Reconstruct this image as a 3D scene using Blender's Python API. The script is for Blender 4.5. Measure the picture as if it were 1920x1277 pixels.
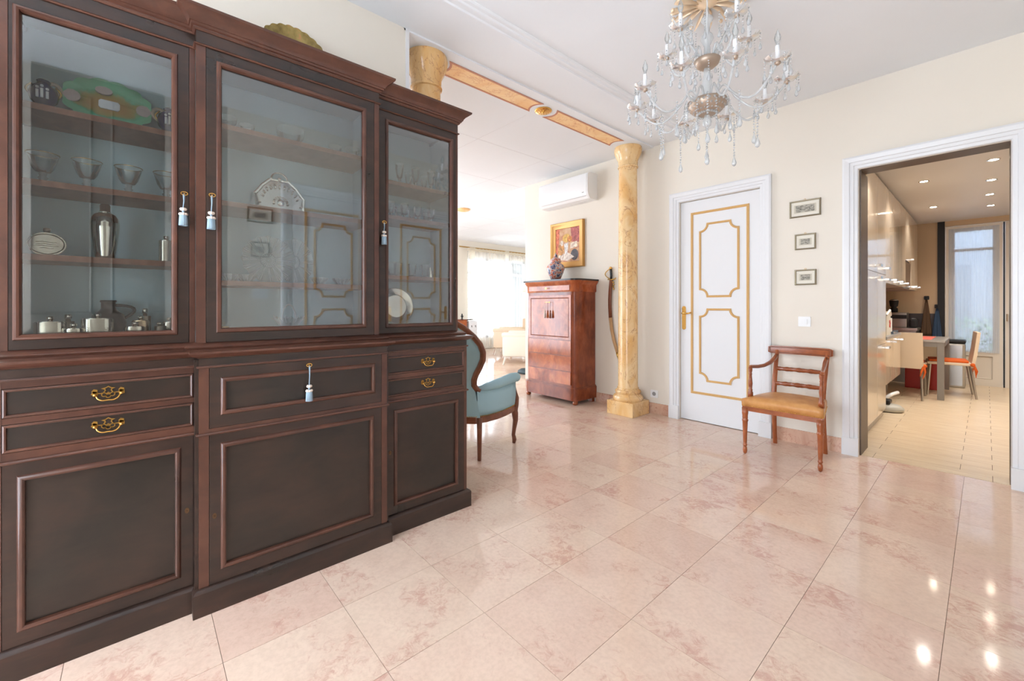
import bpy, bmesh, math, random
from mathutils import Vector, Matrix
random.seed(7)
for o in list(bpy.data.objects): bpy.data.objects.remove(o)
SC = bpy.context.scene
COL = SC.collection
PI = math.pi

# ---------------------------------------------------------------- camera
FPX, CXP, YHP, CAMH = 788.0, 960.0, 574.0, 1.2
YAW = math.radians(48.45)
cd = bpy.data.cameras.new('camera'); cam = bpy.data.objects.new('camera', cd); COL.objects.link(cam)
cam.location = (0, 0, CAMH); cam.rotation_euler = (PI/2, 0, YAW)
cd.sensor_width = 36; cd.sensor_fit = 'HORIZONTAL'; cd.lens = FPX/1920*36
cd.shift_y = -(638.5-YHP)/1920; cd.clip_start = 0.02; cd.clip_end = 200
SC.camera = cam

# ---------------------------------------------------------------- world and exposure
SC.view_settings.view_transform = 'Standard'; SC.view_settings.look = 'None'
SC.view_settings.gamma = 1.0; SC.view_settings.use_curve_mapping = False
SC.view_settings.exposure = 1.74
W = bpy.data.worlds.new('sky'); SC.world = W; W.use_nodes = True
bg = W.node_tree.nodes['Background']; bg.inputs[0].default_value = (0.84, 0.94, 1.06, 1); bg.inputs[1].default_value = 3.6

def portal(name, loc, rot, sx, sy):
    l = bpy.data.lights.new(name, 'AREA'); l.shape = 'RECTANGLE'; l.size = sx; l.size_y = sy
    l.cycles.is_portal = True
    o = bpy.data.objects.new(name, l); COL.objects.link(o); o.location = loc; o.rotation_euler = rot
    return o
# rot turns the lamp's -Z into the room
portal('portal_living', (-9.62, 8.15, 1.4), (PI/2, 0, -PI/2), 2.9, 2.35)
portal('portal_living_south', (-9.62, 3.5, 1.4), (PI/2, 0, -PI/2), 3.2, 2.35)
portal('portal_kitchen', (0.25, 9.72, 1.35), (PI/2, 0, PI), 1.5, 2.4)
portal('portal_added_north', (-5.5, 10.05, 1.42), (PI/2, 0, PI), 1.2, 2.6)  # serves the added north window
portal('portal_added_south', (-7.3, .25, 1.42), (PI/2, 0, 0), 3.2, 2.6)  # serves the added south window
portal('portal_added_front', (-1.11, -1.72, 1.35), (PI/2, 0, 0), 2.3, 2.4)  # serves the added window behind the camera

# ---------------------------------------------------------------- helpers
def srgb(r, g, b):
    f = lambda c: ((c/255)/12.92 if c/255 <= .04045 else ((c/255+.055)/1.055)**2.4)
    return (f(r), f(g), f(b), 1)

def nm(mat):
    return mat.node_tree.nodes, mat.node_tree.links

def pmat(name, col, rough=.5, metal=0, coat=0, trans=0, ior=1.45, spec=None):
    m = bpy.data.materials.new(name); m.use_nodes = True
    p = m.node_tree.nodes['Principled BSDF']
    p.inputs['Base Color'].default_value = col if len(col) == 4 else (*col, 1)
    p.inputs['Roughness'].default_value = rough; p.inputs['Metallic'].default_value = metal
    p.inputs['Coat Weight'].default_value = coat; p.inputs['Coat Roughness'].default_value = .12
    p.inputs['Transmission Weight'].default_value = trans; p.inputs['IOR'].default_value = ior
    if spec is not None: p.inputs['Specular IOR Level'].default_value = spec
    return m

def coords(n, l, scale=(1, 1, 1), random_shift=False, kind='Object', rot=(0, 0, 0)):
    tc = n.new('ShaderNodeTexCoord'); mp = n.new('ShaderNodeMapping')
    mp.inputs['Scale'].default_value = scale; mp.inputs['Rotation'].default_value = rot
    l.new(tc.outputs[kind], mp.inputs['Vector'])
    if random_shift:
        oi = n.new('ShaderNodeObjectInfo'); cm = n.new('ShaderNodeCombineXYZ')
        for i, k in enumerate((37., 91., 53.)):
            mt = n.new('ShaderNodeMath'); mt.operation = 'MULTIPLY'; mt.inputs[1].default_value = k
            l.new(oi.outputs['Random'], mt.inputs[0]); l.new(mt.outputs[0], cm.inputs[i])
        l.new(cm.outputs[0], mp.inputs['Location'])
    return mp.outputs['Vector']

def noise(n, l, vec, scale, detail=4, rough=.55, dist=0):
    t = n.new('ShaderNodeTexNoise'); t.inputs['Scale'].default_value = scale; t.inputs['Detail'].default_value = detail
    t.inputs['Roughness'].default_value = rough; t.inputs['Distortion'].default_value = dist
    l.new(vec, t.inputs['Vector']); return t.outputs['Fac']

def ramp(n, l, fac, stops):
    r = n.new('ShaderNodeValToRGB'); e = r.color_ramp.elements
    while len(e) < len(stops): e.new(.5)
    for el, (p, c) in zip(e, stops): el.position = p; el.color = c if len(c) == 4 else (*c, 1)
    l.new(fac, r.inputs[0]); return r.outputs[0]

def mixc(n, l, fac, a, b, mode='MIX'):
    m = n.new('ShaderNodeMix'); m.data_type = 'RGBA'; m.blend_type = mode
    if hasattr(fac, 'links'): l.new(fac, m.inputs[0])
    else: m.inputs[0].default_value = fac
    for s, v in ((6, a), (7, b)):
        if hasattr(v, 'links'): l.new(v, m.inputs[s])
        else: m.inputs[s].default_value = v if len(v) == 4 else (*v, 1)
    return m.outputs[2]

def bump(n, l, fac, p, strength=.1, dist=.002):
    b = n.new('ShaderNodeBump'); b.inputs['Strength'].default_value = strength; b.inputs['Distance'].default_value = dist
    l.new(fac, b.inputs['Height']); l.new(b.outputs[0], p.inputs['Normal'])

def wood(name, dark, mid, light, scale=(3, 3, 14), rough=.28, coat=.3, blot=1.6):
    m = pmat(name, mid, rough, coat=coat); n, l = nm(m); p = n['Principled BSDF']
    v = coords(n, l, scale, True); g = noise(n, l, v, 3.0, 7, .6, .6)
    v2 = coords(n, l, (1, 1, 1), True); b = noise(n, l, v2, blot, 3, .5, .8)
    c1 = ramp(n, l, g, ((.3, dark), (.52, mid), (.75, light)))
    c2 = ramp(n, l, b, ((.3, dark), (.7, light)))
    c = mixc(n, l, .45, c1, c2); l.new(c, p.inputs['Base Color'])
    rr = n.new('ShaderNodeMapRange'); rr.inputs[3].default_value = rough*.8; rr.inputs[4].default_value = rough*1.4
    l.new(b, rr.inputs[0]); l.new(rr.outputs[0], p.inputs['Roughness'])
    return m

def thin_glass(name, tint=(.96, .98, .98), refl=1.0, white=0.0):
    m = bpy.data.materials.new(name); m.use_nodes = True; n, l = nm(m); n.clear()
    out = n.new('ShaderNodeOutputMaterial'); tr = n.new('ShaderNodeBsdfTransparent'); tr.inputs[0].default_value = (*tint, 1)
    gl = n.new('ShaderNodeBsdfGlossy'); gl.inputs['Roughness'].default_value = .0 if white == 0 else .04
    fr = n.new('ShaderNodeFresnel'); fr.inputs[0].default_value = 1.5
    mu = n.new('ShaderNodeMath'); mu.operation = 'MULTIPLY'; mu.inputs[1].default_value = refl; mu.use_clamp = True
    l.new(fr.outputs[0], mu.inputs[0]); mx = n.new('ShaderNodeMixShader'); l.new(mu.outputs[0], mx.inputs[0])
    l.new(tr.outputs[0], mx.inputs[1]); l.new(gl.outputs[0], mx.inputs[2])
    res = mx.outputs[0]
    if white > 0:
        df = n.new('ShaderNodeBsdfTranslucent'); df.inputs[0].default_value = (.95, .97, .98, 1)
        d2 = n.new('ShaderNodeBsdfDiffuse'); d2.inputs[0].default_value = (.95, .97, .98, 1)
        a = n.new('ShaderNodeMixShader'); a.inputs[0].default_value = .5; l.new(df.outputs[0], a.inputs[1]); l.new(d2.outputs[0], a.inputs[2])
        b = n.new('ShaderNodeMixShader'); b.inputs[0].default_value = white; l.new(res, b.inputs[1]); l.new(a.outputs[0], b.inputs[2]); res = b.outputs[0]
    l.new(res, out.inputs[0]); return m

def sheer(name, col, open_):
    m = bpy.data.materials.new(name); m.use_nodes = True; n, l = nm(m); n.clear()
    out = n.new('ShaderNodeOutputMaterial'); tr = n.new('ShaderNodeBsdfTransparent'); tl = n.new('ShaderNodeBsdfTranslucent'); df = n.new('ShaderNodeBsdfDiffuse')
    tl.inputs[0].default_value = (*col, 1); df.inputs[0].default_value = (*col, 1)
    a = n.new('ShaderNodeMixShader'); a.inputs[0].default_value = .45; l.new(tl.outputs[0], a.inputs[1]); l.new(df.outputs[0], a.inputs[2])
    b = n.new('ShaderNodeMixShader'); b.inputs[0].default_value = 1-open_; l.new(tr.outputs[0], b.inputs[1]); l.new(a.outputs[0], b.inputs[2])
    l.new(b.outputs[0], out.inputs[0]); return m

# --- meshes
def BM(): return bmesh.new()

def box(bm, x0, x1, y0, y1, z0, z1, bev=0):
    vs = [bm.verts.new(p) for p in ((x0,y0,z0),(x1,y0,z0),(x1,y1,z0),(x0,y1,z0),(x0,y0,z1),(x1,y0,z1),(x1,y1,z1),(x0,y1,z1))]
    fs = [bm.faces.new([vs[i] for i in f]) for f in ((0,3,2,1),(4,5,6,7),(0,1,5,4),(1,2,6,5),(2,3,7,6),(3,0,4,7))]
    if bev:
        es = {e for f in fs for e in f.edges}
        bmesh.ops.bevel(bm, geom=list(es), offset=bev, segments=2, profile=.6, affect='EDGES')
    return bm

def lathe(bm, prof, seg=20, c=(0, 0, 0), flute=0, fn=0, sx=1, sy=1):
    rings = []
    for r, z in prof:
        ring = []
        for i in range(seg):
            a = 2*PI*i/seg; rr = max(r, 1e-5)*(1+flute*math.cos(fn*a))
            ring.append(bm.verts.new((c[0]+rr*math.cos(a)*sx, c[1]+rr*math.sin(a)*sy, c[2]+z)))
        rings.append(ring)
    for a, b in zip(rings, rings[1:]):
        for i in range(seg):
            bm.faces.new((a[i], a[(i+1) % seg], b[(i+1) % seg], b[i]))
    if prof[0][0] > 1e-4: bm.faces.new(rings[0][::-1])
    if prof[-1][0] > 1e-4: bm.faces.new(rings[-1])
    return bm

def shell(bm, prof, seg=20, c=(0, 0, 0)):          # an open vessel: no end caps
    rings = []
    for r, z in prof:
        rings.append([bm.verts.new((c[0]+max(r, 1e-4)*math.cos(2*PI*i/seg), c[1]+max(r, 1e-4)*math.sin(2*PI*i/seg), c[2]+z)) for i in range(seg)])
    for a, b in zip(rings, rings[1:]):
        for i in range(seg): bm.faces.new((a[i], a[(i+1) % seg], b[(i+1) % seg], b[i]))
    return bm

def tube(bm, pts, r, seg=8, caps=True, flat=1.0, up=None):
    pts = [Vector(p) for p in pts]; n = len(pts)
    rs = r if isinstance(r, (list, tuple)) else [r]*n
    t0 = (pts[1]-pts[0]).normalized()
    ref = Vector(up) if up else (Vector((0, 0, 1)) if abs(t0.z) < .9 else Vector((1, 0, 0)))
    rings = []; prev = None
    for i, p in enumerate(pts):
        t = (pts[min(i+1, n-1)]-pts[max(i-1, 0)]).normalized()
        if prev is None: a = (ref-t*ref.dot(t)).normalized()
        else: a = (prev-t*prev.dot(t)).normalized()
        prev = a; b = t.cross(a)
        rings.append([bm.verts.new(p+a*(rs[i]*math.cos(2*PI*k/seg))+b*(rs[i]*flat*math.sin(2*PI*k/seg))) for k in range(seg)])
    for A, B in zip(rings, rings[1:]):
        for k in range(seg): bm.faces.new((A[k], A[(k+1) % seg], B[(k+1) % seg], B[k]))
    if caps: bm.faces.new(rings[0][::-1]); bm.faces.new(rings[-1])
    return bm

def sph(bm, c, r, seg=10, rings=6, s=(1, 1, 1)):
    prof = [(0, -1)]+[(math.sin(PI*i/rings), -math.cos(PI*i/rings)) for i in range(1, rings)]+[(0, 1)]
    vs = []
    for k, (rr, z) in enumerate(prof):
        if rr < 1e-4: vs.append([bm.verts.new((c[0], c[1], c[2]+z*r*s[2]))])
        else: vs.append([bm.verts.new((c[0]+rr*r*s[0]*math.cos(2*PI*i/seg), c[1]+rr*r*s[1]*math.sin(2*PI*i/seg), c[2]+z*r*s[2])) for i in range(seg)])
    for A, B in zip(vs, vs[1:]):
        for i in range(seg):
            j = (i+1) % seg
            if len(A) == 1: bm.faces.new((A[0], B[j], B[i]))
            elif len(B) == 1: bm.faces.new((A[i], A[j], B[0]))
            else: bm.faces.new((A[i], A[j], B[j], B[i]))
    return bm

def prism(bm, poly, mapf, h0, h1):                 # polygon (u, v) extruded between h0 and h1
    a = [bm.verts.new(mapf(u, v, h0)) for u, v in poly]; b = [bm.verts.new(mapf(u, v, h1)) for u, v in poly]
    n = len(poly)
    bm.faces.new(a[::-1]); bm.faces.new(b)
    for i in range(n): bm.faces.new((a[i], a[(i+1) % n], b[(i+1) % n], b[i]))
    return bm

def sweep(bm, path, prof, mapf, closed=True):      # profile (offset to the right of travel, height) mitred along a 2-D path
    n = len(path); rings = []
    P = [Vector(p) for p in path]
    for i in range(n):
        if closed or 0 < i < n-1:
            d1 = (P[i]-P[i-1]).normalized(); d2 = (P[(i+1) % n]-P[i]).normalized()
        elif i == 0: d1 = d2 = (P[1]-P[0]).normalized()
        else: d1 = d2 = (P[-1]-P[-2]).normalized()
        n1 = Vector((d1.y, -d1.x)); n2 = Vector((d2.y, -d2.x)); m = (n1+n2)/max(.2, 1+n1.dot(n2))
        rings.append([bm.verts.new(mapf(P[i].x+m.x*o, P[i].y+m.y*o, h)) for o, h in prof])
    k = len(prof)
    rng = range(n) if closed else range(n-1)
    for i in rng:
        A, B = rings[i], rings[(i+1) % n]
        for j in range(k): bm.faces.new((A[j], A[(j+1) % k], B[(j+1) % k], B[j]))
    if not closed: bm.faces.new(rings[0][::-1]); bm.faces.new(rings[-1])
    return bm

def fx(X): return lambda u, v, h: (X+h, u, v)      # wall plane facing +X, (u, v) = (Y, Z)
def fxn(X): return lambda u, v, h: (X-h, u, v)     # facing -X
def fy(Y): return lambda u, v, h: (u, Y-h, v)      # facing -Y, (u, v) = (X, Z)
def fz(Z): return lambda u, v, h: (u, v, Z+h)
def rect(u0, u1, v0, v1): return [(u0, v0), (u1, v0), (u1, v1), (u0, v1)]

def rrect(u0, u1, v0, v1, r, n=5):
    out = []
    for cx, cy, a in ((u1-r, v0+r, -PI/2), (u1-r, v1-r, 0), (u0+r, v1-r, PI/2), (u0+r, v0+r, PI)):
        for i in range(n+1):
            t = a+PI/2*i/n; out.append((cx+r*math.cos(t), cy+r*math.sin(t)))
    return out

def notched(u0, u1, v0, v1, r, n=5):               # rectangle with concave quarter-round corners
    out = []
    for cx, cy, a in ((u1, v0, PI), (u1, v1, 1.5*PI), (u0, v1, 0), (u0, v0, PI/2)):
        for i in range(n+1):
            t = a-PI/2*i/n; out.append((cx+r*math.cos(t), cy+r*math.sin(t)))
    return out

def tag(o, label=None, cat=None, group=None, kind=None):
    if label: o['label'] = label
    if cat: o['category'] = cat
    if group: o['group'] = group
    if kind: o['kind'] = kind
    return o

def obj(name, bm, mat, parent=None, smooth=False, world=True, loc=None, angle=None):
    me = bpy.data.meshes.new(name)
    bmesh.ops.recalc_face_normals(bm, faces=bm.faces[:])
    off = None
    if parent is not None and world:
        off = Vector(parent['_o']) if '_o' in parent else None
    if off is not None: bmesh.ops.translate(bm, verts=bm.verts[:], vec=-off)
    elif loc is not None: bmesh.ops.translate(bm, verts=bm.verts[:], vec=-Vector(loc))
    bm.to_mesh(me); bm.free()
    for m in (mat if isinstance(mat, (list, tuple)) else [mat]): me.materials.append(m)
    if smooth:
        me.polygons.foreach_set('use_smooth', [True]*len(me.polygons))
        if smooth == 'auto':
            try: me.set_sharp_from_angle(angle=math.radians(angle or 35))
            except Exception: pass
    o = bpy.data.objects.new(name, me); COL.objects.link(o)
    if parent is not None:
        o.parent = parent
        if '_o' in parent: o['_o'] = parent['_o']
    elif loc is not None: o.location = loc
    return o

def thing(name, label, cat, loc=(0, 0, 0), rotz=0, group=None, kind=None, world=True):
    o = bpy.data.objects.new(name, None); COL.objects.link(o); o.location = loc; o.rotation_euler = (0, 0, rotz)
    o.empty_display_size = .1
    if world: o['_o'] = tuple(loc)
    tag(o, label, cat, group, kind); return o

def copy_tree(o, parent=None, loc=None, rotz=None, label=None):
    c = o.copy(); COL.objects.link(c); c.parent = parent
    if loc is not None: c.location = loc
    if rotz is not None: c.rotation_euler = (0, 0, rotz)
    if label: c['label'] = label
    for ch in list(o.children): copy_tree(ch, c)
    return c

def struct(name, bm, mat, parent=None, smooth=False):
    return tag(obj(name, bm, mat, parent, smooth), kind='structure')

def ray(px, py):
    u = (px-CXP)/FPX; a = YAW
    return Vector((-math.sin(a)+math.cos(a)*u, math.cos(a)+math.sin(a)*u, (YHP-py)/FPX))
def onX(px, py, X): d = ray(px, py); t = X/d.x; return (t*d.y, CAMH+t*d.z)      # a pixel seen on a plane of known X -> (Y, Z)
def onY(px, py, Y): d = ray(px, py); t = Y/d.y; return (t*d.x, CAMH+t*d.z)
def proj(X, Y, Z):
    a = YAW; d = -X*math.sin(a)+Y*math.cos(a); r = X*math.cos(a)+Y*math.sin(a)
    return (CXP+FPX*r/d, YHP-FPX*(Z-CAMH)/d, d) if d > .05 else (-9999, -9999, d)

# ---------------------------------------------------------------- materials
def marble_tile():
    m = pmat('rose_marble', (.7, .5, .4, 1), .07); n, l = nm(m); p = n['Principled BSDF']
    v = coords(n, l, (1, 1, 1), True)
    a = noise(n, l, v, 3.2, 8, .62, 1.2); b = noise(n, l, v, 24, 9, .75, .9); c = noise(n, l, v, 3.4, 4, .5, .5)
    base = ramp(n, l, a, ((.28, srgb(214, 182, 162)), (.5, srgb(226, 198, 178)), (.75, srgb(234, 210, 188))))
    oi = n.new('ShaderNodeObjectInfo')
    tint = ramp(n, l, oi.outputs['Random'], ((0, srgb(222, 186, 168)), (.35, srgb(234, 210, 188)), (.7, srgb(226, 192, 176)), (1, srgb(236, 214, 190))))
    base = mixc(n, l, .5, base, tint)
    sp = n.new('ShaderNodeMath'); sp.operation = 'MULTIPLY'; l.new(b, sp.inputs[0]); l.new(c, sp.inputs[1])
    red = ramp(n, l, sp.outputs[0], ((.275, (0, 0, 0, 1)), (.38, (.62, .62, .62, 1))))
    col = mixc(n, l, red, base, srgb(198, 146, 130))
    fine = noise(n, l, v, 60, 3, .6)
    fc = ramp(n, l, fine, ((.35, (.93, .92, .91, 1)), (.6, (1, 1, 1, 1))))
    col = mixc(n, l, 1.0, col, fc, 'MULTIPLY')
    l.new(col, p.inputs['Base Color'])
    rr = n.new('ShaderNodeMapRange'); rr.inputs[3].default_value = .04; rr.inputs[4].default_value = .12
    l.new(c, rr.inputs[0]); l.new(rr.outputs[0], p.inputs['Roughness'])
    return m

def vein_marble(name, base, warm, vein, rough=.15, scale=2.2):
    m = pmat(name, base, rough); n, l = nm(m); p = n['Principled BSDF']
    v = coords(n, l, (1, 1, .6), True); a = noise(n, l, v, scale*2, 6, .6, .8)
    c = ramp(n, l, a, ((.3, warm), (.6, base), (.8, warm)))
    b = noise(n, l, v, scale*2.2, 6, .62, 1.6)
    ab = n.new('ShaderNodeMath'); ab.operation = 'SUBTRACT'; ab.inputs[1].default_value = .5; l.new(b, ab.inputs[0])
    aa = n.new('ShaderNodeMath'); aa.operation = 'ABSOLUTE'; l.new(ab.outputs[0], aa.inputs[0])
    f = ramp(n, l, aa.outputs[0], ((0, (1, 1, 1, 1)), (.012, (0, 0, 0, 1))))
    mu = n.new('ShaderNodeMath'); mu.operation = 'MULTIPLY'; mu.inputs[1].default_value = .75; l.new(f, mu.inputs[0])
    l.new(mixc(n, l, mu.outputs[0], c, vein), p.inputs['Base Color']); return m

def plaster(name, col, rough=.75, amt=.03):
    m = pmat(name, col, rough); n, l = nm(m); p = n['Principled BSDF']
    v = coords(n, l, (1, 1, 1)); a = noise(n, l, v, 1.2, 3, .5)
    c2 = tuple(x*(1-amt) for x in col[:3])+(1,)
    l.new(ramp(n, l, a, ((.35, c2), (.65, col))), p.inputs['Base Color'])
    bump(n, l, noise(n, l, v, 90, 2), p, .04, .002); return m

M = {}
M['wall'] = plaster('cream_paint', (.82, .755, .66, 1))
M['ceil'] = plaster('white_ceiling_paint', (.84, .86, .885, 1), .8)
M['white'] = plaster('white_gloss_paint', (.80, .80, .81, 1), .3, .015)
M['gold'] = pmat('ochre_gilt_paint', srgb(214, 170, 108), .4)
M['tile'] = marble_tile()
M['grout'] = pmat('grout', srgb(120, 95, 80), .8)
M['slab'] = vein_marble('rose_marble_slab', srgb(214, 176, 152), srgb(196, 150, 128), srgb(170, 104, 88), .2, 3)
M['yellow'] = vein_marble('yellow_marble', srgb(240, 208, 158), srgb(226, 170, 98), srgb(176, 110, 78), .16, 2.0)
M['panel_marble'] = vein_marble('orange_painted_marble', srgb(250, 214, 160), srgb(240, 184, 118), srgb(214, 140, 100), .4, 1.5)
M['panel_border'] = pmat('brick_red_border', srgb(196, 132, 104), .5)
M['brass'] = pmat('aged_brass', srgb(190, 150, 78), .32, .95)
M['brassb'] = pmat('bright_brass', srgb(224, 176, 96), .25, .9)
M['mahog'] = wood('dark_mahogany_panel', srgb(26, 24, 21), srgb(43, 36, 30), srgb(62, 42, 33), (1.6, 1.6, 4), .3, .3, 3.0)
M['mahogf'] = wood('dark_mahogany_frame', srgb(30, 24, 21), srgb(48, 36, 30), srgb(70, 46, 36), (2, 2, 9), .28, .3, 3.0)
M['mahogm'] = wood('red_mahogany_moulding', srgb(56, 34, 27), srgb(80, 49, 38), srgb(106, 66, 50), (3, 3, 3), .28, .3)
M['shelf'] = wood('shelf_wood', srgb(124, 76, 58), srgb(150, 98, 76), srgb(172, 118, 94), (3, 6, 3), .45, .1)
M['lining'] = plaster('blue_grey_lining', srgb(200, 224, 233), .8, .06)
M['pane'] = thin_glass('bevelled_glass', (.95, .98, .98), 3.0)
M['wpane'] = thin_glass('window_glass', (.97, .98, .98), 1.0)
M['crystal'] = thin_glass('thin_crystal', (.96, .98, .98), 2.4, .17)
M['cut'] = thin_glass('cut_crystal', (.94, .97, .98), 2.4, .38)
M['etched'] = thin_glass('etched_crystal', (.96, .98, .99), 2.4, .72)
M['drop'] = thin_glass('crystal_drop', (.94, .97, .99), 2.6, .30)
M['armglass'] = thin_glass('milky_glass_arm', (.95, .97, .98), 2.0, .42)
M['silver'] = pmat('polished_silver', srgb(226, 220, 208), .14, 1)
M['silverd'] = pmat('tarnished_silver', srgb(160, 150, 138), .3, 1)
M['cherry'] = wood('flame_mahogany_polished', srgb(118, 46, 20), srgb(178, 84, 42), srgb(214, 130, 76), (4, 4, 2.2), .13, .2, 4.5)
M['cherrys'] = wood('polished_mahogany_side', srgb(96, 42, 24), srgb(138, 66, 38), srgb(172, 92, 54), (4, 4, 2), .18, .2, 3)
M['blackstone'] = pmat('black_marble_top', srgb(58, 52, 50), .2)
M['chairwood'] = wood('satin_mahogany', srgb(116, 54, 24), srgb(156, 82, 42), srgb(184, 104, 58), (5, 5, 5), .28, .3)
M['bergwood'] = wood('walnut_show_wood', srgb(92, 50, 34), srgb(130, 78, 56), srgb(160, 100, 74), (5, 5, 5), .3, .3)
M['velvet'] = plaster('pale_blue_velvet', srgb(176, 212, 224), .8, .12)
def leather():
    m = pmat('tan_leather', srgb(206, 146, 84), .38); n, l = nm(m); p = n['Principled BSDF']
    v = coords(n, l); a = noise(n, l, v, 9, 5, .6)
    l.new(ramp(n, l, a, ((.35, srgb(190, 126, 66)), (.65, srgb(216, 158, 96)))), p.inputs['Base Color']); bump(n, l, noise(n, l, v, 160, 3), p, .1, .001); return m
M['leather'] = leather()
M['wleather'] = pmat('off_white_leather', srgb(236, 224, 206), .5)
M['plastic'] = pmat('white_plastic', srgb(240, 240, 240), .35)
M['dark'] = pmat('black_rubber', srgb(28, 27, 28), .5)
M['steel'] = pmat('brushed_steel', srgb(180, 176, 170), .3, .9)
M['chrome'] = pmat('chrome', srgb(226, 222, 216), .12, 1)
M['lacquer'] = pmat('cream_gloss_lacquer', srgb(226, 208, 184), .07, coat=.5)
M['kwall'] = plaster('ochre_kitchen_tile', srgb(204, 176, 142), .5, .08)
M['kceil'] = plaster('kitchen_ceiling_paint', (.70, .67, .65, 1), .45, .01)
# ================================================================ THE SETTING
FILL_OPEN = .68  # openness of the added voile, sets the fill light in the hall
WY, WX, RX, BY = 4.31, -2.475, 0.25, -1.6        # door wall, cabinet wall, right wall, wall behind the camera
ZC = 2.985; LIVX = -9.4; LIVY0, LIVY1 = 0.4, 9.9; KZ = 2.53; KY = 9.5; KX0, KX1 = -1.36, 1.4

# ---- floor of rose marble tiles, 0.4 m grid
bm = BM(); box(bm, LIVX-.2, RX+.1, BY-.1, WY+.05, -.10, -.0025); box(bm, LIVX-.2, -4.5, WY+.05, LIVY1, -.10, -.0025); box(bm, -4.5, -.70, WY+.05, WY+.2, -.10, -.004)
floor = struct('floor', bm, M['grout'])
tb = BM(); box(tb, -.1992, .1992, -.1992, .1992, -.012, 0)
tile_me = None
G = []
for i in range(-24, 2):
    for j in range(-6, 25):
        x0 = -.102+.4*i; y0 = .21+.4*j
        x1, y1 = x0+.4, y0+.4
        cxm, cym = x0+.2, y0+.2
        if cxm < LIVX or cym > LIVY1: continue
        if cym < BY+.0: continue
        if cxm > -4.6 and y0 > WY: continue
        if cxm > RX: continue
        G.append((x0, x1, y0, y1))
tiles, rest = [], []
for g in G:
    x0, x1, y0, y1 = g; full = not ((y1 > WY+.04 and x0 > -4.62) or x1 > RX+.05)
    px, py, d = proj(x0+.2, y0+.2, 0)
    vis = d > .3 and any(-20 < q[0] < 1940 and q[1] < 1310 and q[2] > .2 for q in (proj(a, b, 0) for a in (x0, x0+.2, x1) for b in (y0, y0+.2, y1)))
    hid = x1 < -2.4 and px < 855
    if vis and full and not hid and d < 6.3: tiles.append((d, g))
    else: rest.append(g)
tiles.sort(); rest += [g for d, g in tiles[300:]]; tiles = tiles[:300]
first = obj('marble_tile', tb, M['tile'], floor)
for k, (d, g) in enumerate(tiles):
    o = first if k == 0 else first.copy()
    if k: COL.objects.link(o); o.parent = floor
    o.location = (g[0]+.2, g[2]+.2, 0)
bm = BM()
for x0, x1, y0, y1 in rest:
    x1 = min(x1, RX+.05)
    if x0 > -4.62: y1 = min(y1, WY+.04)
    if y1-y0 < .02 or x1-x0 < .02: continue
    box(bm, x0+.0008, x1-.0008, y0+.0008, y1-.0008, -.012, 0)
def marble_field():
    m = M['tile'].copy(); m.name = 'rose_marble_field'; n, l = nm(m)
    # each tile of the joined field gets its own tone from the cell it lies in
    for nd in list(n):
        if nd.type == 'OBJECT_INFO':
            outs = [lk.to_socket for lk in l if lk.from_node == nd]
            geo = n.new('ShaderNodeNewGeometry')
            for s in outs: l.new(geo.outputs['Random Per Island'], s)
    return m
tag(obj('distant_marble_tiles', bm, marble_field(), floor), kind='stuff')

# ---- kitchen floor: 0.155 x 0.628 cream planks
def plank_mat():
    m = pmat('cream_stone_plank', srgb(226, 204, 172), .3); n, l = nm(m); p = n['Principled BSDF']
    v = coords(n, l, (1, 9, 1), True); a = noise(n, l, v, 4, 5, .6)
    l.new(ramp(n, l, a, ((.35, srgb(216, 192, 160)), (.65, srgb(232, 212, 182)))), p.inputs['Base Color']); return m
M['plank'] = plank_mat()
bm = BM(); box(bm, KX0, KX1, WY+.05, KY+.25, -.10, -.003)
kfl = struct('floor_kitchen', bm, pmat('dark_grout', srgb(120, 98, 78), .8))
far = BM(); kfirst = None
for r in range(34):
    y0 = 4.355+.155*r; y1 = y0+.155
    if y1 > KY+.25: break
    off = -.598 if r % 2 == 0 else -.756
    for q in range(-2, 5):
        x0 = max(off+.628*q, KX0); x1 = min(off+.628*(q+1), KX1)
        if x1-x0 < .03: continue
        if y0 < 6.6 and x0 < .12 and x1 > -.8:
            b_ = BM(); cx_ = (x0+x1)/2; box(b_, x0+.0015, x1-.0015, y0+.001, y1-.001, -.012, 0)
            o = obj('floor_plank', b_, M['plank'], kfl)
        else: box(far, x0+.0015, x1-.0015, y0+.001, y1-.001, -.012, 0)
tag(obj('distant_floor_planks', far, M['plank'], kfl), kind='stuff')

# ---- walls
DO = (-2.171, -1.394, 2.302)     # panelled door opening
KO = (-.677, .11, 2.297)         # kitchen opening
bm = BM(); Y1 = WY+.2
box(bm, -4.563, DO[0], WY, Y1, 0, ZC); box(bm, DO[0], DO[1], WY, Y1, DO[2], ZC); box(bm, DO[1], KO[0], WY, Y1, 0, ZC)
box(bm, KO[0], KO[1], WY, Y1, KO[2], ZC); box(bm, KO[1], RX+.1, WY, Y1, 0, ZC); box(bm, DO[0], DO[1], WY+.08, Y1, 0, DO[2])
struct('wall_back', bm, M['wall'])
bm = BM(); box(bm, WX-.15, WX, BY, 1.285, 0, ZC); wl = struct('wall_left', bm, M['wall'])
bm = BM(); sweep(bm, [(WX-.16, 1.29), (WX+.004, 1.29)], [(-.014, 0), (.010, 0), (.010, ZC), (-.014, ZC)], fz(0), False)
struct('trim_1', bm, M['white'])
bm = BM(); box(bm, RX, RX+.12, BY, WY, 0, ZC); struct('wall_right', bm, M['wall'])
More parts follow.
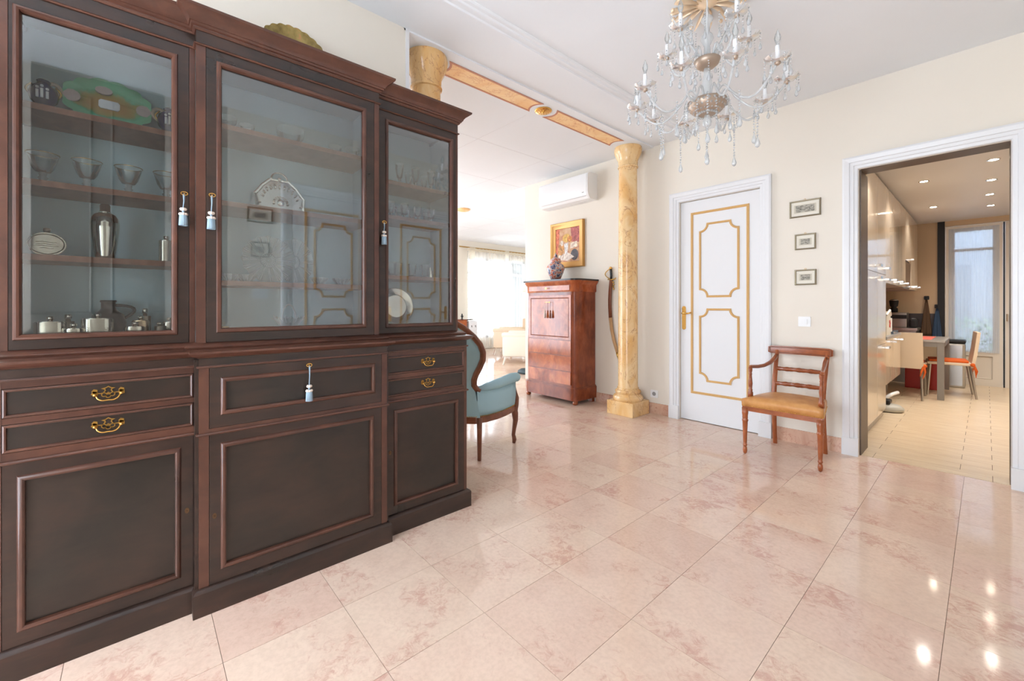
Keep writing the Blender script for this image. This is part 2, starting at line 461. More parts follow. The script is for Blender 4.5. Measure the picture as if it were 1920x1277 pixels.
# wall behind the camera; its wide window is added, unseen, to light the hall
bm = BM(); ex0, ex1, ez0, ez1 = -2.25, .05, .15, 2.55
box(bm, WX-.15, ex0, BY-.15, BY, 0, ZC); box(bm, ex1, RX+.12, BY-.15, BY, 0, ZC); box(bm, ex0, ex1, BY-.15, BY, 0, ez0); box(bm, ex0, ex1, BY-.15, BY, ez1, ZC)
struct('wall_front', bm, M['wall'])
bm = BM(); sweep(bm, rect(ex0, ex1, ez0, ez1), [(0, 0), (-.06, 0), (-.06, .06), (0, .06)], fy(BY-.04))
for k in (1, 2): x = ex0+(ex1-ex0)*k/3; box(bm, x-.03, x+.03, BY-.09, BY-.04, ez0, ez1)
struct('window_3', bm, M['white'])  # frame of the unseen window added for brightness
bm = BM(); A = []; B = []
for i in range(241): x = ex0-.1+(ex1-ex0+.2)*i/240; A.append(bm.verts.new((x, BY+.06+.03*math.sin(i*.5), .03))); B.append(bm.verts.new((x, BY+.06+.03*math.sin(i*.5), 2.7)))
for i in range(240): bm.faces.new((A[i], A[i+1], B[i+1], B[i]))
tag(obj('sheer_curtain', bm, sheer('added_window_voile', (.95, .95, .95), FILL_OPEN), None, True, loc=(-1.1, BY+.06, .03)), 'added white voile over the unseen fill-light window behind the camera', 'curtain')
# living room shell
bm = BM(); box(bm, WX-.35, WX-.15, LIVY0-.1, 1.285, 0, ZC); gw = (-8.9, -5.7, .12, 2.72); box(bm, LIVX, gw[0], LIVY0-.12, LIVY0, 0, ZC); box(bm, gw[1], WX-.15, LIVY0-.12, LIVY0, 0, ZC); box(bm, gw[0], gw[1], LIVY0-.12, LIVY0, 0, gw[2]); box(bm, gw[0], gw[1], LIVY0-.12, LIVY0, gw[3], ZC); struct('wall_living_south', bm, M['wall'])  # the window opening here is added, out of view, for more daylight
bm = BM(); box(bm, -4.563, -4.443, WY+.2, LIVY1, 0, ZC); struct('wall_living_east', bm, M['wall'])
nw = (-6.1, -4.9, .12, 2.72)  # opening added in the unseen north wall to brighten the room
bm = BM(); box(bm, LIVX, nw[0], LIVY1, LIVY1+.12, 0, ZC); box(bm, nw[1], -4.443, LIVY1, LIVY1+.12, 0, ZC); box(bm, nw[0], nw[1], LIVY1, LIVY1+.12, 0, nw[2]); box(bm, nw[0], nw[1], LIVY1, LIVY1+.12, nw[3], ZC); struct('wall_living_north', bm, M['wall'])
for k, (w4, y, mf) in enumerate(((nw, LIVY1+.06, fy(LIVY1+.06)), (gw, LIVY0-.06, fy(LIVY0-.06)))):
    bm = BM(); sweep(bm, rect(*w4), [(0, -.03), (-.06, -.03), (-.06, .03), (0, .03)], mf)
    for q in range(1, 4): x = w4[0]+(w4[1]-w4[0])*q/4; box(bm, x-.04, x+.04, y-.03, y+.03, w4[2], w4[3])
    struct('window_%d' % (5+k), bm, M['white'])  # both windows are additions that let in extra light
wins = ((1.9, 5.1), (6.72, 9.6)); z0w, z1w = .3, 2.56
bm = BM(); ys = [LIVY0]+[v for w in wins for v in w]+[LIVY1]
for a, b in zip(ys[::2], ys[1::2]): box(bm, LIVX-.2, LIVX, a, b, 0, ZC)
for a, b in wins: box(bm, LIVX-.2, LIVX, a, b, 0, z0w); box(bm, LIVX-.2, LIVX, a, b, z1w, ZC)
struct('wall_living_window', bm, M['wall'])
for k, (a, b) in enumerate(wins):
    w = thing('window_%d' % (k+1), None, None, (LIVX-.1, (a+b)/2, z0w), kind='structure')
    bm = BM(); sweep(bm, rect(a, b, z0w, z1w), [(0, 0), (-.06, 0), (-.06, .05), (0, .05)], fx(LIVX-.13)); obj('window_frame', bm, M['white'], w)
    nn = 4
    for q in range(1, nn):
        bm = BM(); y = a+(b-a)*q/nn; box(bm, LIVX-.13, LIVX-.08, y-.05, y+.05, z0w, z1w); obj('mullion', bm, M['white'], w)
    bm = BM(); box(bm, LIVX-.12, LIVX-.09, a, b, 2.1, 2.16); obj('transom_bar', bm, M['white'], w)
    for q in range(nn):
        bm = BM(); ya, yb = a+(b-a)*q/nn+.05, a+(b-a)*(q+1)/nn-.05; box(bm, LIVX-.107, LIVX-.103, ya, yb, z0w+.06, z1w-.06); obj('pane', bm, M['wpane'], w)
# kitchen shell
bm = BM(); box(bm, KX0-.1, KX0, WY+.2, KY+.2, 0, KZ); struct('wall_kitchen_left', bm, M['kwall'])
bm = BM(); box(bm, KX1, KX1+.1, WY+.2, KY+.2, 0, KZ); struct('wall_kitchen_right', bm, M['wall'])
FD = (-.43, .96, 2.45)
bm = BM(); box(bm, KX0-.1, FD[0], KY, KY+.2, 0, KZ); box(bm, FD[1], KX1+.1, KY, KY+.2, 0, KZ); box(bm, FD[0], FD[1], KY, KY+.2, FD[2], KZ)
wk = struct('wall_kitchen_back', bm, M['kwall'])
bm = BM(); box(bm, -.513, -.432, KY-.02, KY, 0, KZ); obj('dark_wall_strip', bm, M['dark'], wk)
bm = BM(); box(bm, KX0, -.513, KY-.012, KY, .6, 1.08); obj('dark_splashback', bm, pmat('dark_splashback', srgb(66, 54, 50), .4), wk)
bm = BM(); box(bm, KX0-.1, KX1+.1, WY+.2, KY+.2, KZ, KZ+.1); box(bm, RX+.1, KX1+.1, WY+.1, WY+.2, 0, KZ+.1); struct('ceiling_kitchen', bm, M['kceil'])

# ---- ceilings
bm = BM(); box(bm, WX, RX+.12, BY-.1, WY+.2, ZC, ZC+.12); struct('ceiling', bm, M['ceil'])
bm = BM(); box(bm, LIVX-.2, WX-.355, LIVY0-.1, LIVY1, ZC, ZC+.12); lc = struct('ceiling_living', bm, M['ceil'])
# ceiling mouldings along the hall, two reeds and a small ogee
bm = BM()
pr = [(0, 0), (.11, 0), (.11, -.004), (.100, -.012), (.088, -.012), (.082, -.005), (.070, -.005), (.062, -.014), (.048, -.014), (.040, -.006), (.016, -.006), (.010, -.016), (0, -.016)]
sweep(bm, [(-2.095, BY), (-2.095, WY)], pr, fz(ZC), False); struct('trim_2', bm, M['ceil'])
# marbled band across the opening
bx0, bx1 = -2.83, -2.475
bm = BM(); box(bm, bx0, bx1, 1.27, WY, ZC-.012, ZC+.12); band = struct('trim_3', bm, M['ceil'])
def concave_end(y0, y1, x0, x1, r):               # panel with concave ends, polygon in XY
    p = []; n = 8; cx = (x0+x1)/2; h = (x1-x0)/2; s = r
    for i in range(n+1):
        t = -1+2*i/n; p.append((cx+h*t, y1-s*(1-t*t)))
    for i in range(n+1):
        t = 1-2*i/n; p.append((cx+h*t, y0+s*(1-t*t)))
    return p
for a, b in ((1.70, 2.63), (2.85, 3.86)):
    pol = concave_end(a, b, -2.745, -2.585, .035)
    bm = BM(); prism(bm, pol, fz(ZC-.012), -.002, 0); pn = obj('marbled_panel', bm, M['panel_marble'], band)
    bm = BM(); sweep(bm, pol, [(-.012, -.004), (.004, -.004), (.004, 0), (-.012, 0)], fz(ZC-.012)); obj('panel_border', bm, M['panel_border'], pn)
bm = BM()
for k in range(14):
    a = 2*PI*k/14; sph(bm, (-2.665+.052*math.cos(a), 2.74+.052*math.sin(a), ZC-.014), .02, 8, 4, (1, 1, .5))
for k in range(8):
    a = 2*PI*k/8+.2; sph(bm, (-2.665+.026*math.cos(a), 2.74+.026*math.sin(a), ZC-.018), .016, 8, 4, (1, 1, .6))
sph(bm, (-2.665, 2.74, ZC-.022), .016, 8, 5); lathe(bm, [(.078, 0), (.078, -.006), (.07, -.01)], 28, (-2.665, 2.74, ZC-.012))
obj('gilt_rosette', bm, M['brassb'], band, True)
# second band, in line with the door wall
bm = BM(); box(bm, LIVX, -4.563, WY, WY+.25, ZC-.012, ZC+.02); band2 = struct('trim_4', bm, M['ceil'])
bm = BM(); lathe(bm, [(.13, 0), (.13, -.01), (.10, -.03), (.06, -.025), (.03, -.045), (.001, -.045)], 24, (-6.35, WY+.125, ZC-.012)); obj('gilt_rosette', bm, M['panel_marble'], band2, True)
# fine joints of the panelled living room ceiling
bm = BM()
for k in range(9): y = .7+1.0*k; box(bm, LIVX, WX-.36, y, y+.003, ZC-.001, ZC)
for k in range(6): x = -3.6-1.05*k; box(bm, x, x+.003, LIVY0, LIVY1, ZC-.001, ZC)
obj('ceiling_joint', bm, pmat('joint_grey', srgb(215, 215, 216), .8), lc)

# ---- casings and doors
def casing(name, o0, o1, top, mapf, right=True):
    bm = BM(); w = .10
    pr = [(0, 0), (.006, .012), (.026, .014), (.030, .022), (.052, .024), (.056, .032), (.086, .036), (.1, .030), (.1, 0)]
    sweep(bm, [(o1, .14), (o1, top), (o0, top), (o0, .14)], pr, mapf, False)
    t = struct(name, bm, M['white'])
    for s, e in ((-1, o0), (1, o1)):
        b2 = BM(); a, b = sorted((e-s*.002, e+s*.104)); prism(b2, rect(a, b, 0, .14), mapf, 0, .040); obj('plinth_block', b2, M['white'], t)
    return t
casing('trim_5', DO[0], DO[1], DO[2], fy(WY)); casing('trim_6', KO[0], KO[1], KO[2], fy(WY))
# dark lining of the kitchen opening
bm = BM(); box(bm, KO[0]-.002, KO[0]+.010, WY+.03, WY+.32, 0, KO[2]-.004); box(bm, KO[0]+.01, KO[1]-.004, WY+.02, WY+.195, KO[2]-.005, KO[2]+.002); box(bm, KO[1]-.004, KO[1]+.002, WY+.06, WY+.19, 0, KO[2]-.006)
struct('trim_7', bm, pmat('dark_bronze_lining', srgb(96, 80, 68), .4))

def panel_door(name, a0, a1, z1, mapf, hand, face):
    """leaf between a0 and a1; hand -1 puts the handle by a0"""
    d = thing(name, None, None, mapf((a0+a1)/2, 0, 0), kind='structure')
    bm = BM(); prism(bm, rect(a0+.003, a1-.003, .006, z1-.004), mapf, 0 if face > 0 else face-.035, face); obj('door_leaf', bm, M['white'], d)
    c = (a0+a1)/2-.0005+.006; pr = [(-.012, 0), (-.010, .008), (-.003, .012), (.004, .008), (.010, .010), (.014, 0)]
    mf = lambda u, v, h: mapf(u, v, h+face)
    bm = BM(); sweep(bm, rect(c-.27, c+.27, .30, 2.165), pr, mf); obj('gilt_frame_moulding', bm, M['gold'], d, 'auto')
    for za, zb in ((1.30, 2.04), (.435, 1.165)):
        bm = BM(); sweep(bm, notched(c-.185, c+.185, za, zb, .075), [(o*.85, h) for o, h in pr], mf); obj('gilt_panel_moulding', bm, M['gold'], d, 'auto')
    hx = a0+.037 if hand < 0 else a1-.037; s = 1 if hand < 0 else -1
    bm = BM(); prism(bm, rrect(hx-.020, hx+.020, .95, 1.20, .019), mf, 0, .006); pl = obj('handle_plate', bm, M['brassb'], d)
    bm = BM(); pts = [mf(hx, 1.125, .0), mf(hx, 1.125, .045), mf(hx+s*.02, 1.127, .052), mf(hx+s*.06, 1.122, .052), mf(hx+s*.10, 1.132, .050)]
    tube(bm, pts, [.011, .010, .010, .009, .008], 8); obj('lever', bm, M['brassb'], pl, True)
    return d
panel_door('door_1', DO[0], DO[1], DO[2], fy(WY), -1, -.030)
for k, c in enumerate((1.507, 2.585)):
    panel_door('door_%d' % (k+2), c-.3885, c+.3885, 2.302, fxn(RX), 1, .012)
    casing('trim_%d' % (8+k), c-.3885, c+.3885, 2.302, fxn(RX))

# invented dark door, out of view, to darken the reflection in the left pane
M['dwood'] = wood('grey_oak', srgb(96, 88, 80), srgb(116, 106, 96), srgb(134, 122, 110), (3, 3, 9), .5, .05)
d6 = thing('door_6', None, None, (RX, -.22, 0), kind='structure')
bm = BM(); prism(bm, rect(-.78, .34, .006, 2.96), fxn(RX), 0, .03); obj('door_leaf', bm, M['dwood'], d6)
for za, zb_ in ((.2, 1.0), (1.15, 2.8)):
    for ya, yb_ in ((-.68, -.28), (-.16, .24)):
        bm = BM(); sweep(bm, rect(ya, yb_, za, zb_), [(-.01, 0), (0, .012), (.012, 0)], fxn(RX-.03)); obj('panel_moulding', bm, M['dwood'], d6)
bm = BM(); sph(bm, (RX-.07, .28, 1.05), .028, 12, 8); tube(bm, [(RX-.03, .28, 1.05), (RX-.06, .28, 1.05)], .01, 8); obj('door_knob', bm, M['brassb'], d6, True)
# ---- marble skirting in slabs
def skirting(name, a0, a1, mapf, step=.4):
    t = thing(name, None, None, mapf(a0, 0, 0), kind='structure')
    x = a0
    while x < a1-.02:
        e = min(x+step, a1)
        if a1-e < .08: e = a1
        bm = BM(); prism(bm, rect(x+.0008, e-.0008, 0, .118), mapf, 0, .014); obj('skirting_slab', bm, M['slab'], t); x = e
for nme, a, b in (('baseboard_back', -3.26, DO[0]-.106), ('baseboard_back_middle', DO[1]+.106, KO[0]-.106), ('baseboard_living', -4.55, -4.2)): skirting(nme, a, b, fy(WY))
skirting('baseboard_right', .36, 1.0, fxn(RX))

# ---- marble columns
def column(label, cx, cy):
    t = thing('marble_column', label, 'column', (cx, cy, 0))
    bm = BM(); box(bm, cx-.165, cx+.165, cy-.165, cy+.165, 0, .15, .004); obj('square_plinth', bm, M['yellow'], t)
    bm = BM(); lathe(bm, [(.155, .15), (.163, .165), (.165, .185), (.155, .205), (.140, .212), (.132, .225), (.138, .236), (.142, .25), (.136, .264), (.120, .272), (.118, .285), (.118, .292)], 40, (cx, cy, 0)); obj('torus_base', bm, M['yellow'], t, 'auto')
    bm = BM(); lathe(bm, [(.112, .292), (.108, .33), (.106, 1.2), (.104, 2.0), (.100, 2.70), (.099, 2.74)], 40, (cx, cy, 0)); obj('shaft', bm, M['yellow'], t, 'auto')
    bm = BM(); lathe(bm, [(.099, 2.74), (.110, 2.745), (.112, 2.755), (.106, 2.765), (.108, 2.82), (.120, 2.85), (.140, 2.89), (.150, 2.92), (.152, 2.945), (.146, 2.9728)], 40, (cx, cy, 0)); obj('capital', bm, M['yellow'], t, 'auto')
column('yellow veined marble column between the sword and the panelled door', -2.668, 4.105)
column('yellow veined marble column rising behind the dark display cabinet', -2.655, 1.535)

# ---- hall switch, socket and small engravings
t = thing('light_switch', 'white square light switch on the cream wall beside the kitchen doorway', 'switch', (-1.043, WY, 1.066))
bm = BM(); prism(bm, rrect(-1.088, -.998, 1.023, 1.109, .006), fy(WY), 0, .008); obj('switch_plate', bm, M['plastic'], t)
bm = BM(); prism(bm, rrect(-1.064, -1.022, 1.043, 1.089, .004), fy(WY-.008), 0, .006); obj('rocker', bm, M['plastic'], t)
t = thing('power_socket', 'white power socket low on the wall beside the marble column', 'socket', (-2.461, WY, .22))
bm = BM(); prism(bm, rrect(-2.505, -2.418, .178, .262, .006), fy(WY), 0, .009); obj('socket_plate', bm, M['plastic'], t)
bm = BM(); prism(bm, [(-2.4615+.022*math.cos(2*PI*i/20), .22+.022*math.sin(2*PI*i/20)) for i in range(20)], fy(WY-.009), 0, .001); obj('socket_well', bm, pmat('grey_plastic', srgb(150, 150, 150), .5), t)
def engraving_mat(seed):
    m = pmat('engraving_print', (.5, .5, .45, 1), .7); n, l = nm(m); p = n['Principled BSDF']
    v = coords(n, l, (1, 1, 2.5)); v2 = n.new('ShaderNodeVectorMath'); v2.inputs[1].default_value = (seed, seed*2, 0); l.new(v, v2.inputs[0])
    a = noise(n, l, v2.outputs[0], 45, 6, .7, .5)
    l.new(ramp(n, l, a, ((.35, srgb(70, 68, 62)), (.6, srgb(190, 184, 170)))), p.inputs['Base Color']); return m
M['silverframe'] = pmat('tarnished_gilt_frame', srgb(140, 128, 106), .4, .7)
M['mount'] = pmat('ivory_mount', srgb(232, 226, 212), .8)
def engraving(label, a0, a1, z0, z1, mapf, seed, ins=.28, insv=.33):
    t = thing('framed_engraving', label, 'picture', mapf((a0+a1)/2, z0, 0))
    w = a1-a0; h = z1-z0
    bm = BM(); sweep(bm, rect(a0, a1, z0, z1), [(0, 0), (0, .012), (-.003, .015), (-.009, .014), (-.012, .008), (-.012, 0)], mapf); obj('frame', bm, M['silverframe'], t)
    bm = BM(); prism(bm, rect(a0+.01, a1-.01, z0+.01, z1-.01), mapf, 0, .005); obj('mount', bm, M['mount'], t)
    bm = BM(); prism(bm, rect(a0+w*ins*.72, a1-w*ins*.72, z0+h*insv*.85, z1-h*insv*.85), mapf, .005, .0055); obj('print_border', bm, pmat('print_border', srgb(205, 198, 180), .8), t)
    bm = BM(); prism(bm, rect(a0+w*ins, a1-w*ins, z0+h*insv, z1-h*insv), mapf, .0055, .006); obj('print', bm, engraving_mat(seed), t)
    bm = BM(); c = (a0+a1)/2; sweep(bm, [(c+.006*math.cos(2*PI*i/10), z1+.006+.006*math.sin(2*PI*i/10)) for i in range(10)], [(-.001, .004), (.001, .004), (.001, .006), (-.001, .006)], mapf); obj('hanging_ring', bm, M['brass'], t)
engraving('wide silver-framed engraving, topmost of three beside the panelled door', -1.153, -.925, 1.973, 2.118, fy(WY), 3, .2, .3)
engraving('small framed engraving hanging between two others on the cream wall', -1.114, -.96, 1.69, 1.825, fy(WY), 11)
engraving('small framed engraving hanging lowest, above the light switch', -1.115, -.957, 1.383, 1.516, fy(WY), 23)
engraving('framed engraving on the side wall, seen mirrored in the cabinet glass', .74, .95, 1.98, 2.12, fxn(RX), 31)
engraving('lower framed engraving on the side wall, mirrored in the cabinet glass', .77, .92, 1.66, 1.80, fxn(RX), 37)
t = thing('light_switch', 'white double switch on the side wall, mirrored in the cabinet glass', 'switch', (RX, .84, 1.3))
bm = BM(); prism(bm, rrect(.78, .91, 1.27, 1.36, .006), fxn(RX), 0, .008); obj('switch_plate', bm, M['plastic'], t)
for y in (.80, .86):
    bm = BM(); prism(bm, rrect(y, y+.035, 1.292, 1.338, .004), fxn(RX-.008), 0, .006); obj('rocker', bm, M['plastic'], t)
# ================================================================ THE BREAKFRONT DISPLAY CABINET
CB = -2.470; YL, YA, YB, YR = -.356, .172, .944, 1.474
US, UC, LS, LC = -2.17, -2.12, -2.075, -2.025
cab = thing('breakfront_display_cabinet', 'tall dark mahogany breakfront display cabinet with three glazed doors', 'cabinet', (-2.25, .56, 0))
def plan(xs, xc, g=0):
    return [(CB, YL-g), (xs+g, YL-g), (xs+g, YA-g), (xc+g, YA-g), (xc+g, YB+g), (xs+g, YB+g), (xs+g, YR+g), (CB, YR+g)]
def run(name, xs, xc, prof, mat, z=0, smooth='auto', par=cab):
    bm = BM(); sweep(bm, plan(xs, xc), prof, fz(z), False); return obj(name, bm, mat, par, smooth)
# plinth, waist, beads, cornice
run('plinth', LS, LC, [(-.03, 0), (.020, 0), (.020, .088), (.014, .096), (.004, .101), (-.03, .101)], M['mahogf'])
run('waist_bead', LS, LC, [(-.02, .957), (.005, .957), (.008, .961), (.005, .966), (-.02, .966)], M['mahogm'])
run('drawer_bead', LS, LC, [(-.02, .692), (.006, .692), (.010, .697), (.006, .702), (-.02, .702)], M['mahogm'])
run('waist_frieze', LS, LC, [(-.03, .966), (0, .966), (0, 1.0), (-.03, 1.0)], M['mahogf'])
run('waist_ledge', LS, LC, [(-.13, .996), (.002, .996), (.010, 1.0), (.024, 1.008), (.031, 1.015), (.030, 1.022), (.018, 1.026), (-.06, 1.026), (-.13, 1.026)], M['mahogm'])
run('upper_base_moulding', US, UC, [(-.03, 1.026), (.036, 1.026), (.038, 1.034), (.030, 1.041), (.014, 1.046), (.002, 1.050), (-.03, 1.050)], M['mahogm'])
run('frieze', US, UC, [(-.03, 2.262), (0, 2.262), (0, 2.322), (-.03, 2.322)], M['mahogf'])
run('frieze_bead', US, UC, [(-.02, 2.261), (.006, 2.261), (.009, 2.265), (.006, 2.269), (-.02, 2.269)], M['mahogm'])
run('cornice', US, UC, [(-.05, 2.320), (.004, 2.320), (.010, 2.326), (.010, 2.331), (.017, 2.334), (.020, 2.342), (.024, 2.343), (.027, 2.352), (.036, 2.364), (.050, 2.374), (.057, 2.380), (.062, 2.383), (.064, 2.388), (.064, 2.394), (-.05, 2.394)], M['mahogm'])
bm = BM(); prism(bm, [(CB, YL), (US-.03, YL), (US-.03, YA), (UC-.03, YA), (UC-.03, YB), (US-.03, YB), (US-.03, YR), (CB, YR)], fz(0), 2.28, 2.30); obj('top_board', bm, M['mahogf'], cab)
# lower carcass
for nme, a, b, x in (('side_panel', YL, YL+.02, LS), ('side_panel', YR-.02, YR, LS), ('divider', YA-.012, YA+.012, LC-.012), ('divider', YB-.012, YB+.012, LC-.012)):
    bm = BM(); box(bm, CB, x-.001, a, b, .02, .99); obj(nme, bm, M['mahogf'], cab)
bm = BM(); box(bm, CB, CB+.012, YL+.02, YR-.02, .02, .99); obj('back_board', bm, M['mahogf'], cab)
def stile(a, b, x, z0, z1, t=.03):
    bm = BM(); box(bm, x-t, x, a, b, z0, z1); obj('stile', bm, M['mahogm'], cab)
for a, b, x in ((YL, -.329, LS), (.160, YA, LS), (YB, .964, LS), (1.455, YR, LS), (YA, .204, LC), (.915, YB, LC)): stile(a, b, x, .1, .96)
for a, b, x in ((YL, -.330, US), (.153, YA, US), (YB, .966, US), (1.462, YR, US), (YA, .203, UC), (.918, YB, UC)): stile(a, b, x, 1.05, 2.262)
for a, b, x, zz in ((-.329, .160, LS, ((.935, .957), (.820, .840), (.702, .728))), (.964, 1.455, LS, ((.935, .957), (.815, .838), (.702, .722)))):
    for z0, z1 in zz:
        bm = BM(); box(bm, x-.03, x-.001, a, b, z0, z1); obj('rail', bm, M['mahogm'], cab)
bm = BM(); box(bm, LC-.03, LC-.001, .204, .915, .702, .717); obj('rail', bm, M['mahogm'], cab)
BEAD = [(-.009, 0), (-.008, .006), (-.003, .009), (.003, .008), (.008, .004), (.010, 0)]
def key(par, y, z, x, mat=None):
    bm = BM(); tube(bm, [(x, y, z), (x+.022, y, z)], .003, 8)
    sweep(bm, [(y+.011*math.cos(2*PI*i/12), z+.007*math.sin(2*PI*i/12)) for i in range(12)], [(-.0015, -.0015), (.0015, -.0015), (.0015, .0015), (-.0015, .0015)], fx(x+.024))
    o = obj('key', bm, M['brassb'], par); o['label'] = 'small brass key in the lock'; return o
M['oldbrass'] = pmat('dull_brass', srgb(104, 80, 58), .45, .7)
def escutcheon(par, y, z, x):
    bm = BM(); prism(bm, [(y+.007*math.cos(2*PI*i/12), z+.011*math.sin(2*PI*i/12)) for i in range(12)], fx(x), 0, .002); tube(bm, [(x, y, z), (x+.008, y, z)], .002, 6); obj('escutcheon', bm, M['oldbrass'], par)
def solid_door(nme, a, b, z0, z1, x, ia, ib, iz0, iz1, lock=None):
    bm = BM(); sweep(bm, rect(a+.0015, b-.0015, z0+.0015, z1-.0015), [(0, -.02), (0, 0), (-(ia-a), 0), (-(ia-a), -.02)], fx(x)) if False else None
    # frame with unequal rails: four boards
    for r in (rect(a+.0015, ia, z0+.0015, z1-.0015), rect(ib, b-.0015, z0+.0015, z1-.0015), rect(ia, ib, z0+.0015, iz0), rect(ia, ib, iz1, z1-.0015)): prism(bm, r, fx(x), -.022, 0)
    d = obj(nme, bm, M['mahogf'], cab)
    bm = BM(); prism(bm, rect(ia, ib, iz0, iz1), fx(x), -.02, -.008); obj('panel', bm, M['mahog'], d)
    bm = BM(); sweep(bm, rect(ia, ib, iz0, iz1), [(o, h) if h > .001 or o > 0 else (o, -.008) for o, h in BEAD], fx(x)); obj('panel_moulding', bm, M['mahogm'], d, 'auto')
    if lock: escutcheon(d, lock[0], lock[1], x)
    return d
solid_door('cupboard_door', -.329, .160, .101, .692, LS, -.287, .111, .155, .642, (.139, .40))
solid_door('cupboard_door', .204, .915, .101, .692, LC, .252, .865, .160, .645, (.222, .37))
solid_door('cupboard_door', .964, 1.455, .101, .692, LS, 1.015, 1.404, .152, .640, (.984, .43))
fall = solid_door('fall_front', .204, .915, .717, .957, LC, .252, .872, .775, .906)
key(fall, .566, .937, LC)
def swan_handle(par, y, z, x):
    k = .64; q = lambda pts: [(y+a*k, z+b*k) for a, b in pts]
    bm = BM()
    # pierced backplate: an outline strip, three rings and two rosettes
    out = q([(-.045, .006), (-.030, .004), (-.020, .006), (-.012, .018), (-.014, .026), (-.022, .030), (-.010, .033), (0, .040), (.010, .033), (.022, .030), (.014, .026), (.012, .018), (.020, .006), (.030, .004), (.045, .006)])
    sweep(bm, out, [(-.0016, 0), (.0016, 0), (.0016, .0022), (-.0016, .0022)], fx(x), False)
    for cy, cz, r in ((-.017, -.004, .010), (.017, -.004, .010), (0, -.012, .010), (0, .003, .004)):
        sweep(bm, [(y+k*(cy+r*math.cos(2*PI*i/14)), z+k*(cz+r*math.sin(2*PI*i/14))) for i in range(14)], [(-.0013, 0), (.0013, 0), (.0013, .0022), (-.0013, .0022)], fx(x))
    for d in (-1, 1):
        for m, rr in ((0, .013), (.014, .011)): prism(bm, [(y+k*(d*.054+rr*math.cos(2*PI*i/10)*(1+.2*(i % 2))), z+k*(.004+m+rr*math.sin(2*PI*i/10)*(1+.2*(i % 2)))) for i in range(10)], fx(x), 0, .002)
    pl = obj('backplate', bm, M['brass'], par); pl['label'] = 'pierced brass backplate'
    bm = BM(); pts = []
    for i in range(15):
        t = -1+2*i/14; pts.append((x+.010+.008*(1-abs(t)**4), y+k*.050*t, z-k*(.002+.034*(1-t*t)**.5*(1-.15*math.exp(-(t*3)**2)))))
    tube(bm, pts, .0024, 8)
    for d in (-1, 1): tube(bm, [(x, y+d*k*.050, z), (x+.012, y+d*k*.050, z)], .003, 8); sph(bm, (x+.013, y+d*k*.054, z), .0048, 8, 5)
    obj('bail_handle', bm, M['brassb'], pl, True); return pl
def drawer(a, b, z0, z1, x, hy, hz):
    bm = BM(); prism(bm, rect(a+.0015, b-.0015, z0+.0012, z1-.0012), fx(x), -.03, -.004); d = obj('drawer', bm, M['mahog'], cab)
    bm = BM(); sweep(bm, rect(a+.002, b-.002, z0+.002, z1-.002), [(0, -.006), (0, .002), (-.004, .004), (-.008, .002), (-.010, -.006)], fx(x)); obj('cock_bead', bm, M['mahogm'], d)
    swan_handle(d, hy, hz, x-.004)
hy1, hz1 = onX(203, 736, LS); hy2, hz2 = onX(203, 799, LS)
drawer(-.329, .160, .840, .935, LS, hy1, .888); drawer(-.329, .160, .728, .820, LS, hy2, .776)
drawer(.964, 1.455, .838, .935, LS, 1.212, .888); drawer(.964, 1.455, .722, .815, LS, 1.212, .770)
# upper carcass and blue lining
for nme, a, b, x in (('upper_side', YL, YL+.018, US), ('upper_side', YR-.018, YR, US), ('upper_divider', YA-.009, YA+.009, US-.001), ('upper_divider', YB-.009, YB+.009, US-.001)):
    bm = BM(); box(bm, CB, x-.001, a, b, 1.026, 2.30); obj(nme, bm, M['lining'] if 'div' in nme else M['mahogf'], cab)
for a, b in ((YL+.0185, YL+.0205), (YR-.0205, YR-.0185)):
    bm = BM(); box(bm, CB+.01, US-.03, a, b, 1.05, 2.28); obj('side_lining', bm, M['lining'], cab)
bm = BM(); box(bm, CB, CB+.010, YL+.018, YR-.018, 1.026, 2.30); obj('back_lining', bm, M['lining'], cab)
bm = BM(); box(bm, CB+.01, US-.03, YL+.02, YR-.02, 1.07, 1.092); box(bm, US-.03, UC-.03, YA+.01, YB-.01, 1.07, 1.092); obj('bottom_board', bm, M['lining'], cab)
SH = {'L': (1.65, 1.92, 1.385), 'C': (1.312, 1.66, 1.995), 'R': (1.375, 1.716, 1.912)}
SX = {'L': -2.23, 'C': -2.20, 'R': -2.23}
for k, a, b in (('L', YL+.021, YA-.010), ('C', YA+.010, YB-.010), ('R', YB+.010, YR-.021)):
    for z in SH[k]:
        bm = BM(); box(bm, CB+.011, SX[k], a, b, z-.022, z); obj('shelf', bm, M['shelf'], cab)
